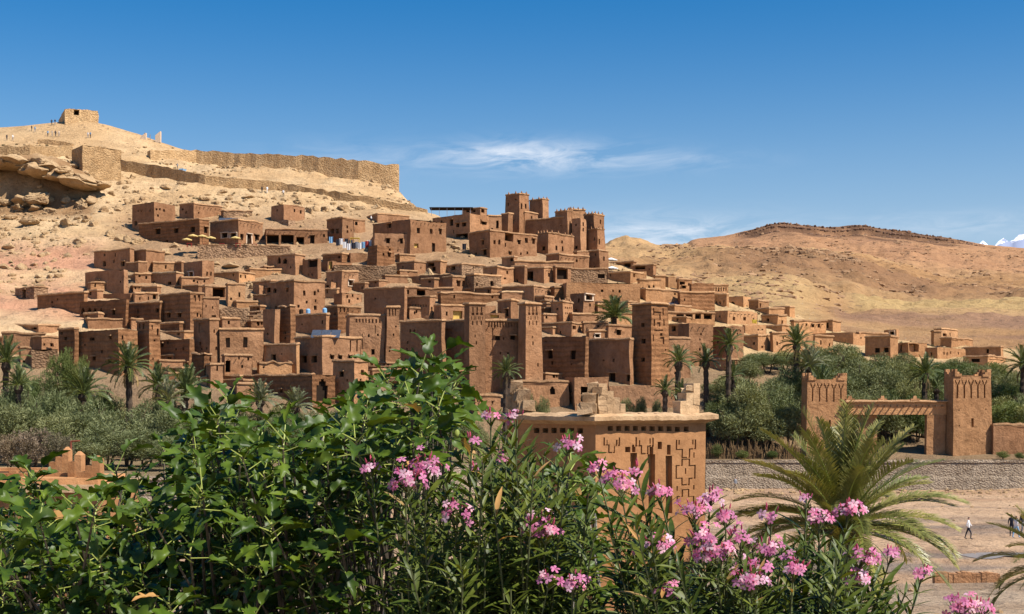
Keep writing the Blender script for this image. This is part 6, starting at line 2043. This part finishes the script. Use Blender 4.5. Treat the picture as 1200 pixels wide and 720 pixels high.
def place_leaves(root, items, base, meshes, mat, nmax, nm='leaf', stuff='foliage'):
    def score(it):
        p = it[2]
        px = CX + F * p[0] / p[1]; py = HY - F * (p[2] - CZ) / p[1]
        return (0 if (-10 < px < 1210 and 380 < py < 720) else 1000) + p[1]
    items = sorted(items, key=score)
    dry = [m.copy() for m in meshes[:2]]
    for m in dry:
        m.materials[0] = MAT['dry_leaf']
    for q, (vi, mtx, p, s) in enumerate(items[:nmax]):
        o = bpy.data.objects.new('dry_leaf' if q % 37 == 5 else nm, dry[vi % 2] if q % 37 == 5 else meshes[vi]); col.objects.link(o); o.parent = root
        o.matrix_basis = Matrix.Translation(Vector(p) - Vector(root.location)) @ mtx.to_4x4() @ Matrix.Scale(s, 4)
    join_leaves(stuff, items[nmax:], base, mat, root, root.location)
def fig_tree(base, poly, ntips, dr, label, seed, extra=()):
    r_ = random.Random(seed)
    root = empty('fig_tree', base, label, 'tree')
    xs_ = [p[0] for p in poly]; ys_ = [p[1] for p in poly]
    tips = []
    n = 0
    while len(tips) < ntips and n < 20000:
        n += 1
        x = r_.uniform(min(xs_), max(xs_)); y = r_.uniform(min(ys_), max(ys_))
        if not in_poly(x, y, poly):
            continue
        d = r_.uniform(*dr)
        p = at(x, y, d)
        if any((p - q).length < .085 for q in tips):
            continue
        tips.append(p)
    tips += [at(x, y, d) for (x, y, d) in extra]
    # limbs
    m = MB()
    limbs = []
    B = Vector(base)
    targets = sorted(tips, key=lambda p: p.x)[::max(1, len(tips) // 12)]
    for tpt in targets:
        pts = []
        q = B + Vector(((tpt.x - B.x) * .72 + r_.uniform(-.15, .15), (tpt.y - B.y) * .5 + r_.uniform(-.1, .1), 0))
        for k in range(9):
            f = k / 8
            c = q.lerp(tpt, f ** 1.5); c.z = q.z + (tpt.z - q.z) * f ; c += Vector((r_.uniform(-.05, .05), r_.uniform(-.05, .05), 0)) * (1 if 0 < k < 8 else 0)
            pts.append(c)
        m.tube([p - B for p in pts], [.028 - .020 * k / 8 for k in range(9)], 6, cap=False)
        limbs.append(pts)
    m.build('branch', MAT['bark_grey'], root, smooth_sh=True)
    tw = MB(); pt = MB()
    items = []
    bases = [Vector((B.x + dx, B.y + r_.uniform(-.5, .5), B.z)) for dx in np.linspace((min(p.x for p in tips) - B.x) * .8, (max(p.x for p in tips) - B.x) * .8, 6)]
    for tpt in tips:
        bi = min(bases, key=lambda q: abs(q.x - tpt.x + r_.uniform(-.5, .5)))
        s = bi + Vector((r_.uniform(-.06, .06), r_.uniform(-.06, .06), 0))
        hh = tpt.z - s.z
        m1 = Vector((s.x + (tpt.x - s.x) * .30, s.y + (tpt.y - s.y) * .3, s.z + hh * .5)); mid = Vector((s.x + (tpt.x - s.x) * .74 + r_.uniform(-.05, .05), s.y + (tpt.y - s.y) * .78, s.z + hh * .86))
        tw.tube([s - B, m1 - B, mid - B, tpt - B], [.014, .011, .0075, .004], 4, cap=False)
        axis = (tpt - mid).normalized() * .5 + Vector((r_.uniform(-.2, .2), r_.uniform(-.3, .1), .9)); axis.normalize()
        nl = r_.randint(6, 9)
        a0 = r_.uniform(0, 6.28)
        for k in range(nl):
            a = a0 + k * 2.4
            side = axis.cross(Vector((1, 0, 0)) if abs(axis.x) < .8 else Vector((0, 1, 0))).normalized()
            side = Matrix.Rotation(a, 3, axis) @ side
            lift = 1.25 - 1.5 * (k / nl) + r_.uniform(-.2, .2)
            dv = (side + axis * lift).normalized()
            pl = r_.uniform(.04, .10)
            p0 = tpt - axis * (.10 * k / nl)
            p1 = p0 + dv * pl
            pt.tube([p0 - B, p1 - B], [.003, .0022], 3, cap=False)
            ld = (dv + Vector((0, 0, -.1 - .3 * r_.random()))).normalized()
            mt = basis(ld, axis + Vector((r_.uniform(-.95, .95), r_.uniform(-.95, .95), .15)))
            sz = r_.uniform(.07, .15) * (1.0 - .25 * (k == 0))
            items.append((r_.randrange(len(FIG)), mt, tuple(p1), sz))
        for k in range(3):
            f = .12 + .5 * r_.random()
            p0 = tpt.lerp(mid, min(1, f * 1.2)); a = r_.uniform(0, 6.28)
            dv = Vector((math.cos(a), math.sin(a), r_.uniform(-.1, .7))).normalized()
            p1 = p0 + dv * r_.uniform(.04, .10)
            pt.tube([p0 - B, p1 - B], [.003, .0022], 3, cap=False)
            ld = (dv + Vector((0, 0, -.3 * r_.random()))).normalized()
            items.append((r_.randrange(len(FIG)), basis(ld, Vector((r_.uniform(-.5, .5), r_.uniform(-.6, .2), 1))), tuple(p1), r_.uniform(.07, .13)))
    tw.build('twig', MAT['twig_brown'], root); 
    o = pt.build('petiole', MAT['petiole'], root); o['kind'] = 'stuff'
    # figs
    for tpt in r_.sample(tips, min(10, len(tips))):
        fm = MB(); fm.tube([(0, 0, 0), (0, 0, -.012), (0, 0, -.03), (0, 0, -.043), (0, 0, -.05)], [.003, .009, .016, .014, .004], 7)
        o = fm.build('fruit', MAT['petiole'], root, smooth_sh=True); o.location = Vector(tpt) - B + Vector((.02, -.03, -.03))
    place_leaves(root, items, FIG, FIGM, 'fig_leaf', 300)
    return root
fig_tree((-1.4, 7.9, 5.9), [(-60, 830), (-60, 592), (10, 588), (40, 562), (75, 590), (125, 566), (160, 560), (196, 520), (226, 490), (262, 472), (300, 500), (345, 512), (385, 505), (418, 470), (446, 446), (478, 440), (512, 424), (538, 455),
          (528, 500), (490, 520), (455, 545), (430, 600), (425, 830)], 520, (5.6, 8.6), 'large fig tree with broad lobed glossy leaves filling the near corner', 4,
         extra=((508, 420, 7.0), (495, 436, 7.2), (522, 440, 7.1), (455, 446, 7.0), (268, 468, 7.0), (250, 478, 7.1), (136, 552, 6.8), (38, 558, 6.6)))
fig_tree((.55, 7.0, 5.8), [(620, 830), (560, 720), (560, 690), (600, 675), (655, 690), (665, 620), (640, 560), (640, 535), (690, 535), (700, 580), (690, 640), (680, 830)], 46, (5.6, 6.6), 'smaller fig tree pushing up among the oleander stems', 6)

# ---------------------------------------------------------------- oleanders
def ole_leaf(seed):
    r_ = random.Random(seed)
    fs = []; vs = []
    N = 5; w = r_.uniform(.058, .082); dr = r_.uniform(.05, .35); fd_ = r_.uniform(.1, .4)
    for i in range(N + 1):
        f = i / N; ww = w * math.sin(math.pi * min(1, .06 + .94 * f)) ** .8
        if i == N:
            ww = .004
        zc = -dr * f * f
        vs += [(-ww, f, zc + fd_ * ww), (0, f, zc), (ww, f, zc + fd_ * ww)]
    for i in range(N):
        b = i * 3
        fs += [(b, b + 1, b + 4, b + 3), (b + 1, b + 2, b + 5, b + 4)]
    return np.array(vs), fs
OLE = [ole_leaf(s) for s in range(5)]
OLEM = [leaf_me('leaf', f, 'oleander_leaf') for f in OLE]
def flower_mesh(seed):
    r_ = random.Random(seed)
    vs = []; fs = []
    for k in range(5):
        a = 2 * math.pi * k / 5 + r_.uniform(-.1, .1); L = r_.uniform(.85, 1.1); tw = .35
        ca, sa = math.cos(a), math.sin(a)
        def P(r, t, z):
            return (r * ca - t * sa, r * sa + t * ca, z)
        b = len(vs)
        vs += [P(.10, -.07, 0), P(.10, .07, 0), P(.55 * L, -.26, .16 + r_.uniform(-.05, .05)), P(.55 * L, .30, .10), P(1.0 * L, -.20 + .1 * tw, .10 + r_.uniform(-.1, .1)), P(.95 * L, .32 + .1 * tw, .02 + r_.uniform(-.1, .05)), P(1.08 * L, .08, .05)]
        fs += [(b, b + 2, b + 3, b + 1), (b + 2, b + 4, b + 5, b + 3), (b + 4, b + 6, b + 5)]
    b = len(vs)
    n = 5
    vs += [(.10 * math.cos(2 * math.pi * k / n), .10 * math.sin(2 * math.pi * k / n), .02) for k in range(n)] + [(0, 0, -.55)]
    fs += [(b + k, b + (k + 1) % n, b + n) for k in range(n)]
    return np.array(vs), fs
FLW = [flower_mesh(s) for s in range(4)]
FLWM = [leaf_me('flower', FLW[i], ('petal', 'petal', 'petal', 'petal_pale')[i]) for i in range(4)]
bm_ = MB(); bm_.tube([(0, 0, 0), (0, 0, .3), (0, 0, .7), (0, 0, 1.0)], [.05, .14, .11, .01], 5)
BUD = bpy.data.meshes.new('bud'); BUD.from_pydata(bm_.v, [], bm_.f); BUD.materials.append(MAT['bud']); BUD.update()
def oleander(base, poly, ntips, dr, clusters, label, seed, dens=1.0):
    """clusters: (col,row,distance,flowers,radius)"""
    r_ = random.Random(seed)
    root = empty('oleander_shrub', base, label, 'shrub')
    B = Vector(base)
    xs_ = [p[0] for p in poly]; ys_ = [p[1] for p in poly]
    tips = []
    n = 0
    while len(tips) < ntips and n < 20000:
        n += 1
        x = r_.uniform(min(xs_), max(xs_)); y = r_.uniform(min(ys_), max(ys_))
        if in_poly(x, y, poly):
            tips.append((at(x, y, r_.uniform(*dr)), None))
    for c in clusters:
        tips.append((at(c[0], c[1], c[2]), c))
    st = MB(); items = []; flowers = []; buds = []
    for (tp, c) in tips:
        b0 = B + Vector((r_.uniform(-.35, .35), r_.uniform(-.3, .3), 0))
        pts = []
        for k in range(9):
            f = k / 8
            q = b0.lerp(tp, f); q.x = b0.x + (tp.x - b0.x) * f ** 1.5; q.y = b0.y + (tp.y - b0.y) * f ** 1.5
            pts.append(q)
        if c:
            tp = tp.copy(); 
        st.tube([p - B for p in pts], [.012 - .009 * k / 8 for k in range(9)], 4, cap=False)
        ax = (pts[-1] - pts[-2]).normalized()
        Ltot = sum((pts[i + 1] - pts[i]).length for i in range(8))
        nw = int(23 * dens)
        for w in range(nw):
            back = .02 + .046 * w + (.02 if c else 0)
            if r_.random() < .12:
                continue
            # walk back along stem
            rem = back; i = 8
            while i > 0 and rem > (pts[i] - pts[i - 1]).length:
                rem -= (pts[i] - pts[i - 1]).length; i -= 1
            if i == 0:
                break
            q = pts[i].lerp(pts[i - 1], rem / max(1e-6, (pts[i] - pts[i - 1]).length))
            a0 = w * 1.05 + r_.uniform(-.3, .3)
            for k in range(3):
                sd = ax.cross(Vector((0, 1, 0)) if abs(ax.y) < .8 else Vector((1, 0, 0))).normalized()
                sd = Matrix.Rotation(a0 + k * 2.094, 3, ax) @ sd
                up = max(-.15, 1.25 - .085 * w + r_.uniform(-.25, .25))
                dv = (sd + ax * up).normalized()
                mt = basis(dv, ax + Vector((r_.uniform(-.3, .3), r_.uniform(-.3, .3), 0)))
                items.append((r_.randrange(len(OLE)), mt, tuple(q), r_.uniform(.085, .155) * (.7 if w < 2 else 1)))
        if c:
            for k in range(int(c[3] * 1.3)):
                off = Vector((r_.gauss(0, 1), r_.gauss(0, 1), abs(r_.gauss(0, .8)) - .3)); off = off.normalized() * c[4] * 1.3 * r_.random() ** .5 * (1 + .5 * abs(math.sin(3 * k)))
                p = tp + off
                dv = (off + Vector((0, -.05, .03))).normalized()
                flowers.append((p, dv, r_.uniform(.013, .0195)))
                if k % 2 == 0:
                    st.tube([tp - ax * .05 - B, p - dv * .012 - B], [.002, .0015], 3, cap=False)
            for k in range(max(3, c[3] // 2)):
                off = Vector((r_.gauss(0, 1), r_.gauss(0, 1), abs(r_.gauss(0, 1)) + .2)).normalized() * c[4] * r_.uniform(.7, 1.25)
                buds.append((tp + off, (off + ax * .05).normalized(), r_.uniform(.018, .03)))
    st.build('stem', MAT['stem_green'], root)
    for (p, dv, s) in flowers:
        i = r_.randrange(4)
        o = bpy.data.objects.new('flower', FLWM[i]); col.objects.link(o); o.parent = root
        q = dv.to_track_quat('Z', 'Y') @ Euler((0, 0, r_.uniform(0, 6))).to_quaternion()
        o.matrix_basis = Matrix.Translation(p - B) @ q.to_matrix().to_4x4() @ Matrix.Scale(s, 4)
    for (p, dv, s) in buds:
        o = bpy.data.objects.new('bud', BUD); col.objects.link(o); o.parent = root
        o.matrix_basis = Matrix.Translation(p - B) @ dv.to_track_quat('Z', 'Y').to_matrix().to_4x4() @ Matrix.Scale(s, 4)
    place_leaves(root, items, OLE, OLEM, 'oleander_leaf', 300)
    return root
oleander((-.15, 6.1, 5.9), [(440, 860), (446, 620), (470, 570), (530, 548), (560, 520), (600, 500), (640, 510), (690, 570), (705, 620), (740, 860)], 330, (5.0, 6.6),
         [(478, 566, 5.2, 22, .05), (500, 548, 5.25, 18, .045), (537, 601, 5.3, 14, .04), (553, 518, 5.3, 3, .02), (606, 492, 5.5, 6, .03), (668, 521, 5.4, 9, .035), (631, 617, 5.2, 14, .04), (640, 625, 5.2, 10, .035), (575, 488, 5.5, 3, .02),
          (592, 538, 5.5, 4, .02), (435, 548, 5.6, 5, .025), (645, 678, 5.1, 6, .03), (672, 686, 5.1, 13, .035), (560, 548, 5.3, 2, .02)], 'pink flowering oleander in front of the orange tower', 11)
oleander((1.0, 5.9, 5.9), [(715, 860), (712, 620), (735, 600), (770, 620), (830, 640), (880, 640), (930, 620), (985, 620), (1030, 668), (1075, 700), (1090, 860)], 430, (4.8, 6.4),
         [(726, 569, 5.2, 18, .045), (700, 549, 5.4, 5, .025), (772, 575, 5.3, 8, .03), (812, 600, 5.2, 16, .04), (832, 584, 5.3, 10, .03), (822, 632, 5.1, 14, .04), (766, 640, 5.1, 14, .04), (786, 696, 5.0, 9, .03), (850, 606, 5.2, 8, .03),
          (843, 652, 5.0, 26, .05), (880, 683, 4.9, 18, .045), (868, 632, 5.1, 10, .035), (900, 645, 5.1, 12, .035), (930, 668, 5.0, 12, .035), (905, 605, 5.3, 6, .03), (945, 585, 5.4, 3, .02), (960, 610, 5.2, 8, .03), (995, 600, 5.2, 14, .035), (1010, 655, 5.1, 14, .04),
          (1005, 680, 5.1, 10, .03), (1045, 650, 5.2, 5, .02), (1082, 672, 5.3, 4, .02), (745, 550, 5.3, 3, .02), (890, 668, 5.0, 6, .03)], 'wide oleander heavy with pink flowers before the foreground palm', 12)
oleander((1.75, 5.6, 5.9), [(1105, 860), (1110, 715), (1130, 700), (1150, 705), (1165, 860)], 12, (5.0, 5.6), [(1125, 714, 5.0, 14, .035), (1145, 714, 5.0, 12, .035)], 'small oleander tip with pink blossoms over the pebbly bank', 13, 1.2)
# everything tagged with a category is a thing of its own
for o in col.objects:
    if o.parent is None and 'category' in o and 'kind' not in o:
        o['kind'] = 'thing'
